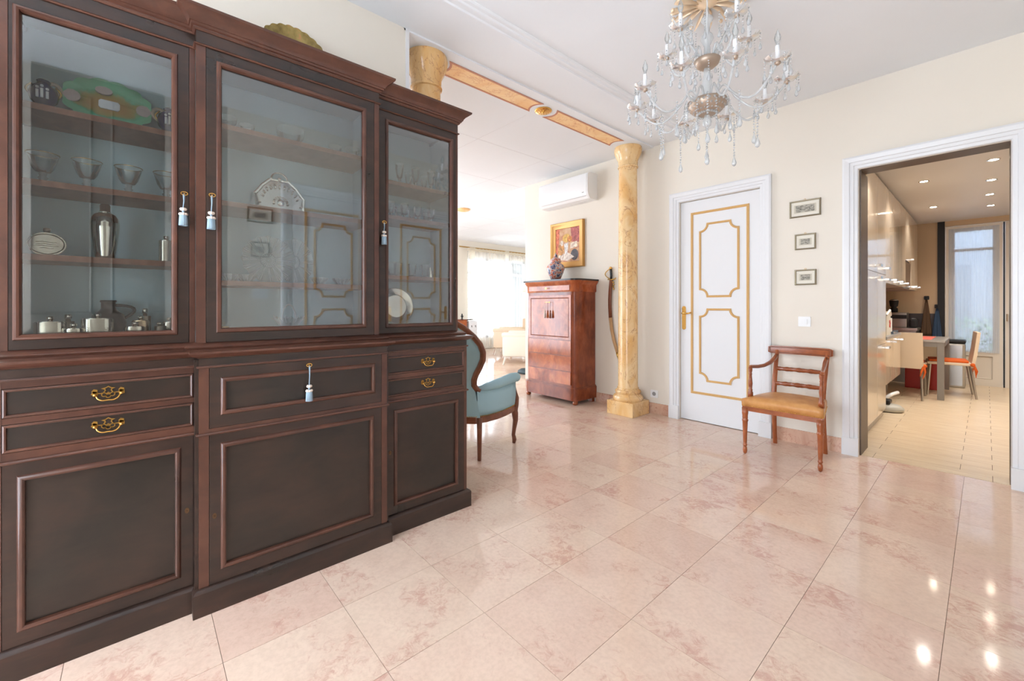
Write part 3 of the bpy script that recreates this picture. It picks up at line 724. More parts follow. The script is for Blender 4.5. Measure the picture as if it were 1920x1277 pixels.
def glass_door(a, b, z0, z1, x, ia, ib, iz0, iz1, kd):
    bm = BM()
    for r in (rect(a+.0015, ia, z0+.0015, z1-.0015), rect(ib, b-.0015, z0+.0015, z1-.0015), rect(ia, ib, z0+.0015, iz0), rect(ia, ib, iz1, z1-.0015)): prism(bm, r, fx(x), -.024, 0)
    d = obj('glazed_door', bm, M['mahogf'], cab)
    bm = BM(); sweep(bm, rect(ia, ib, iz0, iz1), [(-.014, -.012), (-.013, -.002), (-.009, .005), (-.003, .007), (.003, .005), (.006, 0), (.0, -.012)], fx(x)); obj('glazing_bead', bm, M['mahogm'], d, 'auto')
    # bevelled pane: a thicker field with sloping margins
    bm = BM(); m = .022; o = rect(ia-.002, ib+.002, iz0-.002, iz1+.002); i2 = rect(ia+m+.012, ib-m-.012, iz0+m+.012, iz1-m-.012)
    vo = [bm.verts.new(fx(x-.010)(u, v, -.002)) for u, v in o]; vi = [bm.verts.new(fx(x-.010)(u, v, .0)) for u, v in i2]
    bm.faces.new(vi)
    for q in range(4): bm.faces.new((vo[q], vo[(q+1) % 4], vi[(q+1) % 4], vi[q]))
    vb = [bm.verts.new(fx(x-.010)(u, v, -.004)) for u, v in o]; bm.faces.new(vb[::-1])
    for q in range(4): bm.faces.new((vb[q], vb[(q+1) % 4], vo[(q+1) % 4], vo[q]))
    obj('bevelled_glass_pane', bm, M['pane'], d)
    key(d, kd[0], kd[1], x)
    return d
kl = onX(344, 365, US); kc = onX(396, 368, UC); kr = onX(718, 418, US)
glass_door(-.330, .153, 1.05, 2.262, US, -.314, .110, 1.09, 2.213, (.135, kl[1]))
glass_door(.203, .918, 1.05, 2.262, UC, .245, .870, 1.095, 2.213, (.222, kc[1]))
glass_door(.966, 1.462, 1.05, 2.262, US, 1.008, 1.435, 1.087, 2.216, (.985, kr[1]))
# tassels hanging from the keys
M['cord'] = pmat('pale_blue_silk', srgb(150, 172, 188), .6); M['cordw'] = pmat('cream_silk', srgb(226, 212, 200), .7)
def tassel(label, x, y, z, ln, white=False):
    t = thing('key_tassel', label, 'tassel', (x, y, z-ln-.10), group='silk tassels on the cabinet keys')
    bm = BM(); tube(bm, [(x, y, z), (x+.001, y+.002, z-ln*.5), (x, y, z-ln)], .0022, 6); tube(bm, [(x, y+.004, z), (x-.001, y+.003, z-ln*.5), (x, y, z-ln)], .0018, 6); obj('cord', bm, M['cord'], t, True)
    bm = BM()
    for i in range(5): a = 2*PI*i/5; sph(bm, (x+.006*math.cos(a), y+.006*math.sin(a), z-ln-.006), .0065, 8, 5)
    for i in range(8): a = 2*PI*i/8; sph(bm, (x+.010*math.cos(a), y+.010*math.sin(a), z-ln-.026), .0058, 8, 5)
    obj('rosette_knot', bm, M['cordw'], t, True)
    bm = BM(); lathe(bm, [(.004, 0), (.004, -.026)], 10, (x, y, z-ln)); obj('neck', bm, M['cord'], t, True)
    bm = BM()
    for i in range(16):
        a = 2*PI*i/16; tube(bm, [(x+.010*math.cos(a), y+.010*math.sin(a), z-ln-.028), (x+.0125*math.cos(a), y+.0125*math.sin(a), z-ln-.072)], .0028, 5)
    lathe(bm, [(.009, -.028), (.010, -.070)], 10, (x, y, z-ln)); obj('fringe', bm, M['cord'], t, True)
tassel('pale blue silk tassel hanging from the left glazed door key', US+.024, .132, kl[1]-.003, .055)
tassel('pale blue silk tassel hanging from the centre glazed door key', UC+.024, .219, kc[1]-.003, .065)
tassel('pale blue silk tassel hanging from the right glazed door key', US+.024, .983, kr[1]-.003, .045)
tassel('pale blue silk tassel hanging from the fall-front key below the ledge', LC+.024, .566, .934, .085)

# ================================================================ CABINET CONTENTS
zl1, zl2, zl3 = 1.92, 1.65, 1.385; zb = 1.092
M['cobalt'] = pmat('cobalt_porcelain', srgb(26, 32, 84), .18)
M['cameo'] = pmat('white_cameo', srgb(225, 225, 230), .4)
M['gilt'] = pmat('gilt_porcelain', srgb(206, 164, 90), .25, .7)
def cobalt_vase(label, y, x, z, s=1):
    t = thing('cobalt_vase', label, 'vase', (x, y, z), group='cobalt vases beside the green platter')
    bm = BM(); lathe(bm, [(.022, 0), (.024, .006), (.018, .012), (.034, .032), (.040, .055), (.034, .080), (.018, .094), (.016, .104)], 24, (x, y, z)); obj('body', bm, M['cobalt'], t, True)
    bm = BM(); lathe(bm, [(.017, .100), (.019, .106), (.014, .111), (.004, .114)], 20, (x, y, z)); obj('lid', bm, M['cobalt'], t, True)
    for d in (-1, 1):
        bm = BM(); tube(bm, [(x, y+d*(.030+.014*math.sin(PI*i/8)), z+.048+.044*i/8) for i in range(9)], .0035, 6); obj('handle', bm, M['gilt'], t, True)
    bm = BM()
    for dy, h in ((-.012, .034), (0, .040), (.013, .032)): tube(bm, [(x+.041-.012*(dy/.02)**2, y+dy, z+.034), (x+.042-.012*(dy/.02)**2, y+dy, z+.034+h*.8)], .004, 6); sph(bm, (x+.040-.010*(dy/.02)**2, y+dy, z+.036+h), .005, 6, 5)
    obj('cameo_figures', bm, M['cameo'], t)
ya = onX(82, 190, -2.30)[0]; yb = onX(317, 240, -2.28)[0]
cobalt_vase('cobalt and gilt vase with white figures beside the outer end of the green platter', ya, -2.30, zl1)
cobalt_vase('cobalt and gilt vase with white figures beside the inner end of the green platter', yb, -2.285, zl1)
M['flowers0'] = pmat('blush_porcelain', srgb(214, 196, 176), .25)
# green platter leaning on the lining
def platter_mat():
    m = pmat('green_gilt_porcelain', srgb(110, 180, 140), .2); n, l = nm(m); p = n['Principled BSDF']
    tc = n.new('ShaderNodeTexCoord'); mp = n.new('ShaderNodeMapping'); mp.inputs['Scale'].default_value = (0, 1/.165, 1/.085); l.new(tc.outputs['Object'], mp.inputs[0])
    ln = n.new('ShaderNodeVectorMath'); ln.operation = 'LENGTH'; l.new(mp.outputs[0], ln.inputs[0])
    v = coords(n, l); a = noise(n, l, v, 22, 5, .6); ad = n.new('ShaderNodeMath'); ad.operation = 'MULTIPLY_ADD'; ad.inputs[1].default_value = .5; l.new(a, ad.inputs[0]); l.new(ln.outputs['Value'], ad.inputs[2])
    l.new(ramp(n, l, ad.outputs[0], ((.55, srgb(176, 138, 84)), (.80, srgb(158, 150, 92)), (.92, srgb(104, 176, 138)), (1.0, srgb(120, 190, 152)))), p.inputs['Base Color']); return m
py, pz = onX(205, 184, -2.40)
pl = bpy.data.objects.new('porcelain_platter', None); COL.objects.link(pl); pl.location = (-2.375, py, zl1+.003); pl.rotation_euler = (0, math.radians(-14), 0)
tag(pl, 'scalloped green and gold porcelain platter standing on the top shelf', 'platter')
def oval(ry, rz, n=64, sc=.03, k=14, cz=.088):
    return [((ry*math.cos(2*PI*i/n))*(1+sc*abs(math.cos(k*PI*i/n))), cz+rz*math.sin(2*PI*i/n)*(1+sc*abs(math.cos(k*PI*i/n)))) for i in range(n)]
bm = BM(); cz = .108; n_ = 120; rings = []
for f, h in ((.0, .0), (.45, .0), (.60, .002), (.75, .012), (.95, .016), (1.0, .017)):
    pts = oval(.132*max(f, .01), .100*max(f, .01), n_, .08*f, 14, cz); rings.append([bm.verts.new((h, u, v)) for u, v in pts])
for A, B in zip(rings, rings[1:]):
    for i in range(n_): bm.faces.new((A[i], A[(i+1) % n_], B[(i+1) % n_], B[i]))
bmesh.ops.translate(bm, verts=bm.verts[:], vec=(0, 0, -cz)); dish = obj('dish', bm, platter_mat(), None, True); dish.parent = pl; dish.location = (0, 0, cz)
for d in (-1, 1):
    bm = BM(); sweep(bm, [(d*.156+.020*math.cos(2*PI*i/16), cz+.026*math.sin(2*PI*i/16)) for i in range(16)], [(-.006, .012), (.006, .012), (.006, .020), (-.006, .020)], fx(0)); h_ = obj('pierced_handle', bm, M['flowers0'], None, True); h_.parent = pl
bm = BM(); prism(bm, [(y*.032, cz+z*.020) for y, z in ((-1, -.6), (-.8, -1), (.8, -1), (1, -.6), (1, .6), (.8, 1), (-.8, 1), (-1, .6))], fx(0), .0, .0035); r_ = obj('white_reserve', bm, M['cameo'], None); r_.parent = pl
M['flowers'] = plaster('painted_flowers', srgb(214, 196, 192), .4, .3)
for a in (.0, PI/2+.15, PI):
    bm = BM(); prism(bm, [(.108*math.cos(a)+.026*math.cos(2*PI*i/14), cz+.055*math.sin(a)+(.018 if abs(math.sin(a)) > .5 else .026)*math.sin(2*PI*i/14)) for i in range(14)], fx(0), .008, .0155); q_ = obj('flower_medallion', bm, M['flowers'], None); q_.parent = pl
# champagne coupes
def goblet(name, label, cat, group, prof_fn, x, y, z, s, mat, seg=20):
    t = thing(name, label, cat, (x, y, z), group=group)
    bowl, stem, rim = prof_fn(s)
    bm = BM(); shell(bm, bowl, seg, (x, y, z)); obj('bowl', bm, mat, t, True)
    bm = BM(); lathe(bm, stem, seg, (x, y, z)); obj('stem_and_foot', bm, M['cut'], t, True)
    if rim:
        bm = BM(); r, zz = bowl[-1]; sweep(bm, [(x+r*math.cos(2*PI*i/seg), y+r*math.sin(2*PI*i/seg)) for i in range(seg)], [(-.0012, -.0012), (.0012, -.0012), (.0012, .0012), (-.0012, .0012)], fz(z+zz)); obj('gilt_rim', bm, M['gilt'], t)
    return t
def coupe(s): return ([(.006*s, .046*s), (.022*s, .050*s), (.032*s, .066*s), (.040*s, .094*s), (.047*s, .122*s)], [(.027*s, 0), (.026*s, .004), (.011*s, .009), (.010*s, .018*s), (.016*s, .026*s), (.010*s, .034*s), (.013*s, .042*s), (.010*s, .048*s)], True)
for px in (80, 163, 241, 312):
    y = onX(px, 345, -2.31)[0]
    goblet('crystal_coupe', 'gold-rimmed crystal coupe on the shelf under the green platter', 'glass', 'coupes in the left bay', coupe, -2.315, y, zl2, .92, M['crystal'])
# oval flask, shaker, tall flask
def oval_flask():
    y = onX(88, 475, -2.29)[0]; x = -2.29; t = thing('oval_flask', 'oval engraved silver pilgrim flask on the third shelf beside the cocktail shaker', 'flask', (x, y, zl3))
    bm = BM(); pts = [(y+.050*math.cos(2*PI*i/36), zl3+.042+.042*math.sin(2*PI*i/36)) for i in range(36)]
    prism(bm, pts, fx(x), -.011, .011); bmesh.ops.bevel(bm, geom=[e for e in bm.edges if abs(e.verts[0].co.x-e.verts[1].co.x) < 1e-6], offset=.004, segments=2, affect='EDGES'); obj('body', bm, M['silver'], t, 'auto')
    bm = BM(); sweep(bm, [(y+.045*math.cos(2*PI*i/36), zl3+.042+.036*math.sin(2*PI*i/36)) for i in range(36)], [(-.0015, 0), (0, .0015), (.0015, 0)], fx(x+.011)); obj('engraved_border', bm, M['silverd'], t)
    bm = BM()
    for k, w in ((0, .024), (-.007, .03), (.007, .026), (-.015, .018)): tube(bm, [(x+.0112, y-w, zl3+.042+k), (x+.0112, y-w*.3, zl3+.044+k), (x+.0112, y+w*.4, zl3+.041+k), (x+.0112, y+w, zl3+.042+k)], .0007, 4)
    obj('engraved_scene', bm, M['silverd'], t)
    bm = BM(); lathe(bm, [(.008, .082), (.008, .088), (.010, .089), (.010, .100), (.006, .102)], 14, (x, y, zl3)); obj('cap', bm, M['silverd'], t, True)
oval_flask()
y = onX(197, 480, -2.30)[0]; x = -2.30
t = thing('cocktail_shaker', 'tall polished silver cocktail shaker on the third shelf', 'shaker', (x, y, zl3))
bm = BM(); lathe(bm, [(.028, 0.0000), (.029, 0.0049), (.036, 0.0610), (.042, 0.1159), (.043, 0.1269), (.042, 0.1293), (.043, 0.1415), (.042, 0.1440), (.040, 0.1586), (.032, 0.1732), (.020, 0.1806)], 32, (x, y, zl3)); obj('beaker', bm, M['silver'], t, True)
bm = BM(); lathe(bm, [(.018, 0.1806), (.018, 0.1854), (.0155, 0.1879), (.0155, 0.2098), (.013, 0.2147), (.002, 0.2159)], 24, (x, y, zl3)); obj('cap', bm, M['silver'], t, True)
def flask(label, y, x, z, w, h, d, mat=None, cap=.016, group=None, off=0, engraved=False):
    t = thing('hip_flask', label, 'flask', (x, y, z), group=group)
    bm = BM(); pol = [(x+d/2*math.cos(2*PI*i/28)*1.0+(.010*math.cos(2*PI*i/28)), y+w/2*(abs(math.sin(2*PI*i/28))**.6)*(1 if math.sin(2*PI*i/28) > 0 else -1)) for i in range(28)]
    prism(bm, pol, fz(z), 0, h); bmesh.ops.bevel(bm, geom=[e for e in bm.edges if abs(e.verts[0].co.z-e.verts[1].co.z) < 1e-6], offset=.003, segments=2, affect='EDGES'); obj('body', bm, mat or M['silver'], t, 'auto')
    bm = BM(); lathe(bm, [(.0075, 0), (.0075, cap*.4), (.010, cap*.45), (.010, cap), (.007, cap+.002)], 14, (x, y+off, z+h)); obj('screw_cap', bm, M['silver'], t, True)
    if engraved:
        bm = BM()
        for s in (-1, 1):
            cy, cz_ = y+s*w*.24, z+h*.3
            for k in range(5): a = 2*PI*k/5; tube(bm, [(x+d/2+.0085, cy+.010*math.cos(a+u*.9), cz_+.010*math.sin(a+u*.9)) if u else (x+d/2+.0085, cy, cz_) for u in (0, .4, .8, 1.2)], .0009, 4)
        obj('engraving', bm, M['silverd'], t)
    return t
yq = lambda px, X=-2.27: onX(px, 600, X)[0]
flask('tall ribbed silver flask on the third shelf beside the door stile', yq(312), -2.28, zl3, .050, .090, .018)
flask('plain polished silver hip flask, outermost on the cabinet floor', yq(96), -2.245, zb, .082, .052, .018)
flask('small low silver flask standing between the two large hip flasks', yq(138, -2.235), -2.235, zb, .056, .026, .016)
flask('large silver hip flask engraved with leaf scrolls', yq(184), -2.245, zb, .090, .062, .020, engraved=True)
flask('slim silver flask with tall cap behind the small flask', yq(128, -2.33), -2.33, zb, .034, .050, .016, M['silverd'], .024)
flask('low silver flask in front of the black jug handle', yq(253, -2.235), -2.235, zb, .062, .028, .016)
flask('gilded silver flask behind the low flask at the jug', yq(264, -2.30), -2.30, zb, .056, .050, .018, pmat('warm_silver', srgb(205, 180, 150), .2, 1))
flask('dark silver flask with a tall stopper behind the gilded flask', yq(272, -2.37), -2.37, zb, .040, .066, .016, M['silverd'], .030)
flask('round squat silver flask beside the door stile', yq(300, -2.26), -2.26, zb, .036, .026, .028, M['silverd'], .012)
flask('plain silver flask farthest along the cabinet floor row', yq(318, -2.28), -2.28, zb, .05, .042, .018)
y = yq(203, -2.37); x = -2.375
t = thing('stoneware_jug', 'black stoneware jug with a looped handle behind the flasks', 'jug', (x, y, zb)); mj = pmat('black_stoneware', srgb(34, 28, 26), .35)
bm = BM(); lathe(bm, [(.040, 0), (.052, .012), (.056, .040), (.048, .072), (.026, .092), (.022, .100), (.022, .122), (.026, .126), (.024, .132)], 28, (x, y, zb)); obj('body', bm, mj, t, True)
bm = BM(); tube(bm, [(x, y+.02+.060*math.sin(PI*i/10), zb+.112-.074*(i/10)**1.2+.012*math.sin(PI*i/10)) for i in range(11)], .006, 8); obj('handle', bm, mj, t, True)

# ---- centre bay
zc1, zc2, zc3 = 1.995, 1.66, 1.312
def bowl_stand(px, s, label, x=-2.32):
    y = onX(px, 250, x)[0]; t = thing('glass_bowl', label, 'bowl', (x, y, zc1))
    bm = BM(); shell(bm, [(.018*s, .022*s), (.040*s, .028*s), (.056*s, .044*s), (.062*s, .066*s), (.064*s, .092*s)], 28, (x, y, zc1)); obj('bowl', bm, M['crystal'], t, True)
    bm = BM(); lathe(bm, [(.050*s, 0), (.050*s, .004), (.044*s, .008), (.034*s, .014), (.030*s, .020), (.034*s, .024)], 28, (x, y, zc1)); obj('foot', bm, M['cut'], t, True)
bowl_stand(545, 1.0, 'large clear glass footed bowl on the topmost shelf of the centre bay')
bowl_stand(425, .62, 'small glass bowl at the outer end of the topmost centre shelf', -2.27)
bowl_stand(463, .50, 'low glass dish beside the large footed bowl', -2.28)
bowl_stand(628, .52, 'small glass dish on the far side of the large footed bowl', -2.28)
bowl_stand(660, .60, 'small glass bowl at the inner end of the topmost centre shelf', -2.27)
# silver tray
def tray():
    y, _ = onX(527, 380, -2.38); x = -2.38
    t = bpy.data.objects.new('silver_tray', None); COL.objects.link(t); t.location = (x, y, zc2+.002); t.rotation_euler = (0, math.radians(-12), 0)
    tag(t, 'ornate embossed silver tray with a loop handle leaning upright on the shelf', 'tray')
    W2, H2 = .118, .19
    out = [(-W2*.95, 0), (W2*.95, 0), (W2*.93, .05), (W2, .10), (W2*.86, .122), (W2*.7, .152), (.045, H2), (-.045, H2), (-W2*.7, .152), (-W2*.86, .122), (-W2, .10), (-W2*.93, .05)]
    def add(nme, bm, mat, sm=False): o = obj(nme, bm, mat, None, sm); o.parent = t; return o
    bm = BM(); prism(bm, out, fx(0), 0, .004); add('plate', bm, pmat('soft_silver', srgb(205, 202, 196), .2, 1))
    bm = BM(); sweep(bm, out, [(-.014, .004), (-.010, .009), (-.003, .010), (.002, .006), (.002, 0), (-.014, 0)], fx(0)); add('moulded_rim', bm, M['silver'])
    bm = BM()
    for i in range(11):
        a = PI*(.08+.84*i/10); tube(bm, [(.006, .088*math.cos(a), .072+.094*math.sin(a)), (.010, .076*math.cos(a), .072+.070*math.sin(a))], [.006, .004], 6)
    for s in (-1, 1):
        for k in range(3): tube(bm, [(.006, s*.104, .015+.020*k), (.008, s*.088, .015+.020*k)], .004, 6)
    add('gadroons', bm, M['silver'], True)
    bm = BM(); sph(bm, (.006, 0, .065), .018, 12, 8, (.5, 1, 1.1))
    for i in range(9): a = PI*i/8; sph(bm, (.006, .032*math.cos(a), .060+.032*math.sin(a)), .008, 6, 5)
    add('central_boss', bm, M['silver'], True)
    bm = BM(); tube(bm, [(.004, .038*math.cos(PI*i/12), H2-.004+.042*math.sin(PI*i/12)) for i in range(13)], .0045, 8); sph(bm, (.005, 0, H2), .012, 8, 6); add('loop_handle', bm, M['silver'], True)
tray()
# big cut-crystal dish standing on edge, and a squarer cut crystal platter behind it
def cut_dish(label, px, zf, r, x, tilt, hy=1.0, parts=16):
    y = onX(px, 500, x)[0]
    t = bpy.data.objects.new('cut_crystal_dish', None); COL.objects.link(t); t.location = (x, y, zf); t.rotation_euler = (0, math.radians(tilt), 0)
    tag(t, label, 'dish')
    def add(nme, bm, mat, sm=False): o = obj(nme, bm, mat, None, sm); o.parent = t; return o
    bm = BM(); n = 64; rings = []
    for f, h in ((.02, 0), (.25, 0), (.5, .003), (.8, .016), (1.0, .024)):
        rings.append([bm.verts.new((h, r*hy*f*math.cos(2*PI*i/n)*(1+.03*f*math.cos(parts*2*PI*i/n)), r+r*f*math.sin(2*PI*i/n)*(1+.03*f*math.cos(parts*2*PI*i/n)))) for i in range(n)])
    for A, B in zip(rings, rings[1:]):
        for i in range(n): bm.faces.new((A[i], A[(i+1) % n], B[(i+1) % n], B[i]))
    add('dish', bm, M['cut'], True)
    bm = BM()
    for k in range(parts):
        a = 2*PI*k/parts
        for da in (-.09, 0, .09): tube(bm, [(.004, r*hy*.32*math.cos(a), r+r*.32*math.sin(a)), (.022, r*hy*.97*math.cos(a+da), r+r*.97*math.sin(a+da))], [.0008, .0022], 4)
    sweep(bm, [(r*hy*.3*math.cos(2*PI*i/30), r+r*.3*math.sin(2*PI*i/30)) for i in range(30)], [(-.002, 0), (0, .004), (.002, 0)], fx(.002))
    for k in range(20): a = 2*PI*k/20; tube(bm, [(.003, r*hy*.12*math.cos(a), r+r*.12*math.sin(a)), (.003, r*hy*.28*math.cos(a), r+r*.28*math.sin(a))], .0012, 4)
    add('cut_rays', bm, M['etched'])
cut_dish('large round cut-crystal dish standing on edge on the middle shelf', 505, zc3, .118, -2.36, -10)
cut_dish('oval cut-crystal dish standing behind the large round one', 553, zc3, .120, -2.40, -8, .75, 12)
for k, px in enumerate((432, 462, 598, 640)):
    y = onX(px, 520, -2.26)[0]; x = -2.26
    t = thing('cut_crystal_bowl', 'low star-cut crystal bowl on the middle shelf of the centre bay', 'bowl', (x, y, zc3), group='low cut bowls on the middle shelf')
    bm = BM(); lathe(bm, [(.022, 0), (.024, .003), (.030, .012), (.040, .024), (.044, .032), (.040, .030), (.026, .012), (.001, .008)], 24, (x, y, zc3), .05, 12); obj('body', bm, M['cut'], t)
    bm = BM()
    for i in range(12): a = 2*PI*i/12; tube(bm, [(x+.026*math.cos(a), y+.026*math.sin(a), zc3+.006), (x+.044*math.cos(a), y+.044*math.sin(a), zc3+.030)], .002, 4)
    obj('cut_points', bm, M['etched'], t)
# crystal basket on the floor of the centre bay
y = onX(543, 605, -2.24)[0]; x = -2.25
t = thing('crystal_basket', 'crystal basket with a tall looped handle and pointed rim', 'basket', (x, y, zb))
bm = BM()
n = 32; rr = [(.022, 0), (.030, .006), (.042, .022), (.060, .048)]; rings = []
for r, z in rr: rings.append([bm.verts.new((x+r*.7*math.cos(2*PI*i/n), y+r*math.sin(2*PI*i/n)*1.1, zb+z+(.012*(i % 4 == 0) if z > .04 else 0))) for i in range(n)])
for A, B in zip(rings, rings[1:]):
    for i in range(n): bm.faces.new((A[i], A[(i+1) % n], B[(i+1) % n], B[i]))
obj('bowl', bm, M['cut'], t, True)
bm = BM(); tube(bm, [(x, y+.030*math.cos(PI*i/14), zb+.030+.085*math.sin(PI*i/14)**.8) for i in range(15)], .004, 8); obj('loop_handle', bm, M['etched'], t, True)
for k in range(9):
    a = -PI/2+PI*k/8; bm = BM(); tube(bm, [(x+.03*math.cos(a), y+.044*math.sin(a), zb+.03), (x+.05*math.cos(a), y+.078*math.sin(a), zb+.052+.012*(k % 2))], [.005, .001], 5); obj('crystal_spike', bm, M['etched'], t)
for px, label in ((493, 'small silver tray lying flat beside the crystal basket'), (612, 'small silver dish lying flat beyond the crystal basket')):
    y = onX(px, 614, -2.20)[0]; bm = BM(); lathe(bm, [(.018, 0), (.030, .003), (.034, .007), (.031, .006), (.001, .003)], 24, (-2.20, y, zb)); tag(obj('silver_dish', bm, M['silver'], None, True, loc=(-2.20, y, zb)), label, 'dish')
y = onX(421, 614, -2.19)[0]; t = thing('gilt_box', 'small gilt trinket box in the corner of the centre bay', 'box', (-2.19, y, zb))
bm = BM(); box(bm, -2.21, -2.17, y-.014, y+.014, zb, zb+.014, .002); obj('box_body', bm, M['gilt'], t); bm = BM(); box(bm, -2.211, -2.169, y-.015, y+.015, zb+.0145, zb+.020, .002); obj('lid', bm, M['gilt'], t)

# ---- right bay
zr3, zr2, zr1 = 1.375, 1.716, 1.912
def flute(s): return ([(.008*s, .036*s), (.016*s, .044*s), (.021*s, .075*s), (.026*s, .125*s)], [(.024*s, 0), (.023*s, .003), (.007*s, .007), (.006*s, .024*s), (.011*s, .030*s), (.008*s, .036*s)], False)
def tumbler(s): return ([(.020*s, .012*s), (.022*s, .016*s), (.025*s, .05*s), (.028*s, .085*s)], [(.020*s, 0), (.020*s, .012*s)], False)
for X_, pxs in ((-2.29, (749, 779, 808)), (-2.37, (766, 795, 822))):
    for px in pxs:
        y = onX(px, 330, X_)[0]
        goblet('champagne_flute', 'tall crystal flute on the upper shelf of the right bay', 'glass', 'flutes in the right bay', flute, X_, y, zr1, 1.0 if X_ > -2.3 else .9, M['crystal'], 16)
for X_, pxs in ((-2.29, (733, 758, 783, 808)), (-2.36, (748, 772, 800))):
    for px in pxs:
        y = onX(px, 400, X_)[0]
        goblet('wine_glass', 'short-stemmed crystal wine glass on the middle shelf of the right bay', 'glass', 'wine glasses in the right bay', lambda s: ([(.008*s, .024*s), (.020*s, .030*s), (.024*s, .06*s), (.026*s, .095*s)], [(.022*s, 0), (.021*s, .003), (.008*s, .006), (.007*s, .018*s), (.009*s, .024*s)], False), X_, y, zr2, .95, M['crystal'], 16)
for px, X_ in ((735, -2.27), (746, -2.32), (773, -2.30), (797, -2.30)):
    y = onX(px, 500, X_)[0]
    goblet('glass_tumbler', 'plain glass tumbler on the lower shelf of the right bay', 'glass', 'tumblers in the right bay', tumbler, X_, y, zr3, .95, M['crystal'], 16)
y = onX(806, 515, -2.27)[0]
t = thing('silver_beaker_stack', 'small silver bottle with stepped shoulders on the lower right-bay shelf', 'bottle', (-2.27, y, zr3))
bm = BM(); lathe(bm, [(.022, 0), (.022, .022), (.018, .024), (.018, .040), (.012, .042), (.012, .046)], 20, (-2.27, y, zr3)); obj('body', bm, M['silver'], t, 'auto')
bm = BM(); lathe(bm, [(.009, .046), (.009, .062), (.006, .064)], 16, (-2.27, y, zr3)); obj('cap', bm, M['silver'], t, 'auto')
y = onX(745, 600, -2.36)[0]
t = bpy.data.objects.new('silver_charger', None); COL.objects.link(t); t.location = (-2.36, y, zb+.001); t.rotation_euler = (0, math.radians(-10), 0)
tag(t, 'large round silver charger standing on edge behind the right glazed door', 'plate')
R_ = .108
bm = BM(); n = 56; rings = []
for f, h in ((.01, 0), (.62, 0), (.68, .006), (.97, .012), (1.0, .014), (1.0, .010)): rings.append([bm.verts.new((h, R_*f*math.cos(2*PI*i/n), R_+R_*f*math.sin(2*PI*i/n))) for i in range(n)])
for A, B in zip(rings, rings[1:]):
    for i in range(n): bm.faces.new((A[i], A[(i+1) % n], B[(i+1) % n], B[i]))
o = obj('dish', bm, M['silver'], None, 'auto'); o.parent = t
bm = BM(); sweep(bm, [(R_*math.cos(2*PI*i/56), R_+R_*math.sin(2*PI*i/56)) for i in range(56)], [(-.003, .010), (0, .016), (.003, .010)], fx(0)); o = obj('beaded_rim', bm, M['silver'], None); o.parent = t
for px, label in ((779, 'flat silver coaster lying in front of the charger'), (826, 'flat silver coaster lying beyond the charger')):
    y = onX(px, 608, -2.24)[0]; bm = BM(); lathe(bm, [(.026, 0), (.036, .004), (.038, .008), (.034, .006), (.001, .003)], 24, (-2.24, y, zb)); tag(obj('silver_coaster', bm, M['silver'], None, True, loc=(-2.24, y, zb)), label, 'coaster')
# ---- painted tole tray leaning on the wall above the cornice
def tole():
    m = pmat('painted_tole', srgb(170, 150, 90), .35, .3); n, l = nm(m); p = n['Principled BSDF']
    v = coords(n, l); a = noise(n, l, v, 9, 4, .6); r = ramp(n, l, a, ((.38, srgb(124, 104, 56)), (.54, srgb(168, 146, 88)), (.62, srgb(206, 132, 96)), (.68, srgb(222, 190, 150))))
    l.new(r, p.inputs['Base Color']); return m
y = onX(551, 80, -2.40)[0]
t = bpy.data.objects.new('tole_tray', None); COL.objects.link(t); t.location = (-2.345, y, 2.301); t.rotation_euler = (0, math.radians(-14), 0)
tag(t, 'oval gilt tole tray painted with roses standing above the cabinet cornice', 'tray')
bm = BM(); n = 160; rings = []; RY, RZ = .170, .178
for f, h in ((.01, 0), (.70, 0), (.80, .010), (.94, .022), (1.0, .030)):
    rings.append([bm.verts.new((h, RY*f*math.cos(2*PI*i/n)*(1+.045*max(0, f-.75)*4*abs(math.cos(26*PI*i/n))), RZ+RZ*f*math.sin(2*PI*i/n)*(1+.045*max(0, f-.75)*4*abs(math.cos(26*PI*i/n))))) for i in range(n)])
for A, B in zip(rings, rings[1:]):
    for i in range(n): bm.faces.new((A[i], A[(i+1) % n], B[(i+1) % n], B[i]))
bmesh.ops.translate(bm, verts=bm.verts[:], vec=(0, 0, .003))
o = obj('tray_body', bm, tole(), None, True); o.parent = t
M['rose'] = plaster('painted_rose', srgb(224, 150, 100), .5, .3)
bm = BM()
for k in range(9):
    a = random.uniform(0, 2*PI); r = random.uniform(0, .06); sph(bm, (.002, r*1.6*math.cos(a), RZ+.045+r*math.sin(a)*.8), random.uniform(.018, .028), 10, 5, (.12, 1, .9))
o = obj('painted_roses', bm, M['rose'], None, True); o.parent = t
# ================================================================ CHANDELIER
M['bob'] = thin_glass('pale_cut_glass', (.97, .98, .99), 1.0, .22)
CHX, CHY = -1.082, 2.482
ch = thing('crystal_chandelier', 'two-tier clear crystal chandelier with glass arms, candles and hanging drops', 'chandelier', (CHX, CHY, 2.0))
M['giltleaf'] = pmat('gilt_leaf_metal', srgb(240, 214, 182), .35, .35)
bm = BM(); lathe(bm, [(.06, ZC), (.062, ZC-.012), (.05, ZC-.022), (.03, ZC-.03), (.012, ZC-.045)], 28, (CHX, CHY, 0)); obj('ceiling_rose', bm, M['giltleaf'], ch, True)
for k in range(14):
    a = 2*PI*k/14; bm = BM()
    tube(bm, [(CHX+.05*math.cos(a), CHY+.05*math.sin(a), 2.965), (CHX+.12*math.cos(a), CHY+.12*math.sin(a), 2.975), (CHX+.175*math.cos(a+.05), CHY+.175*math.sin(a+.05), 2.962), (CHX+.205*math.cos(a+.1), CHY+.205*math.sin(a+.1), 2.940)], [.006, .022, .020, .004], 6, flat=.3)
    sph(bm, (CHX+.19*math.cos(a+.22), CHY+.19*math.sin(a+.22), 2.952), .012, 8, 5); obj('gilt_leaf', bm, M['giltleaf'], ch, True)
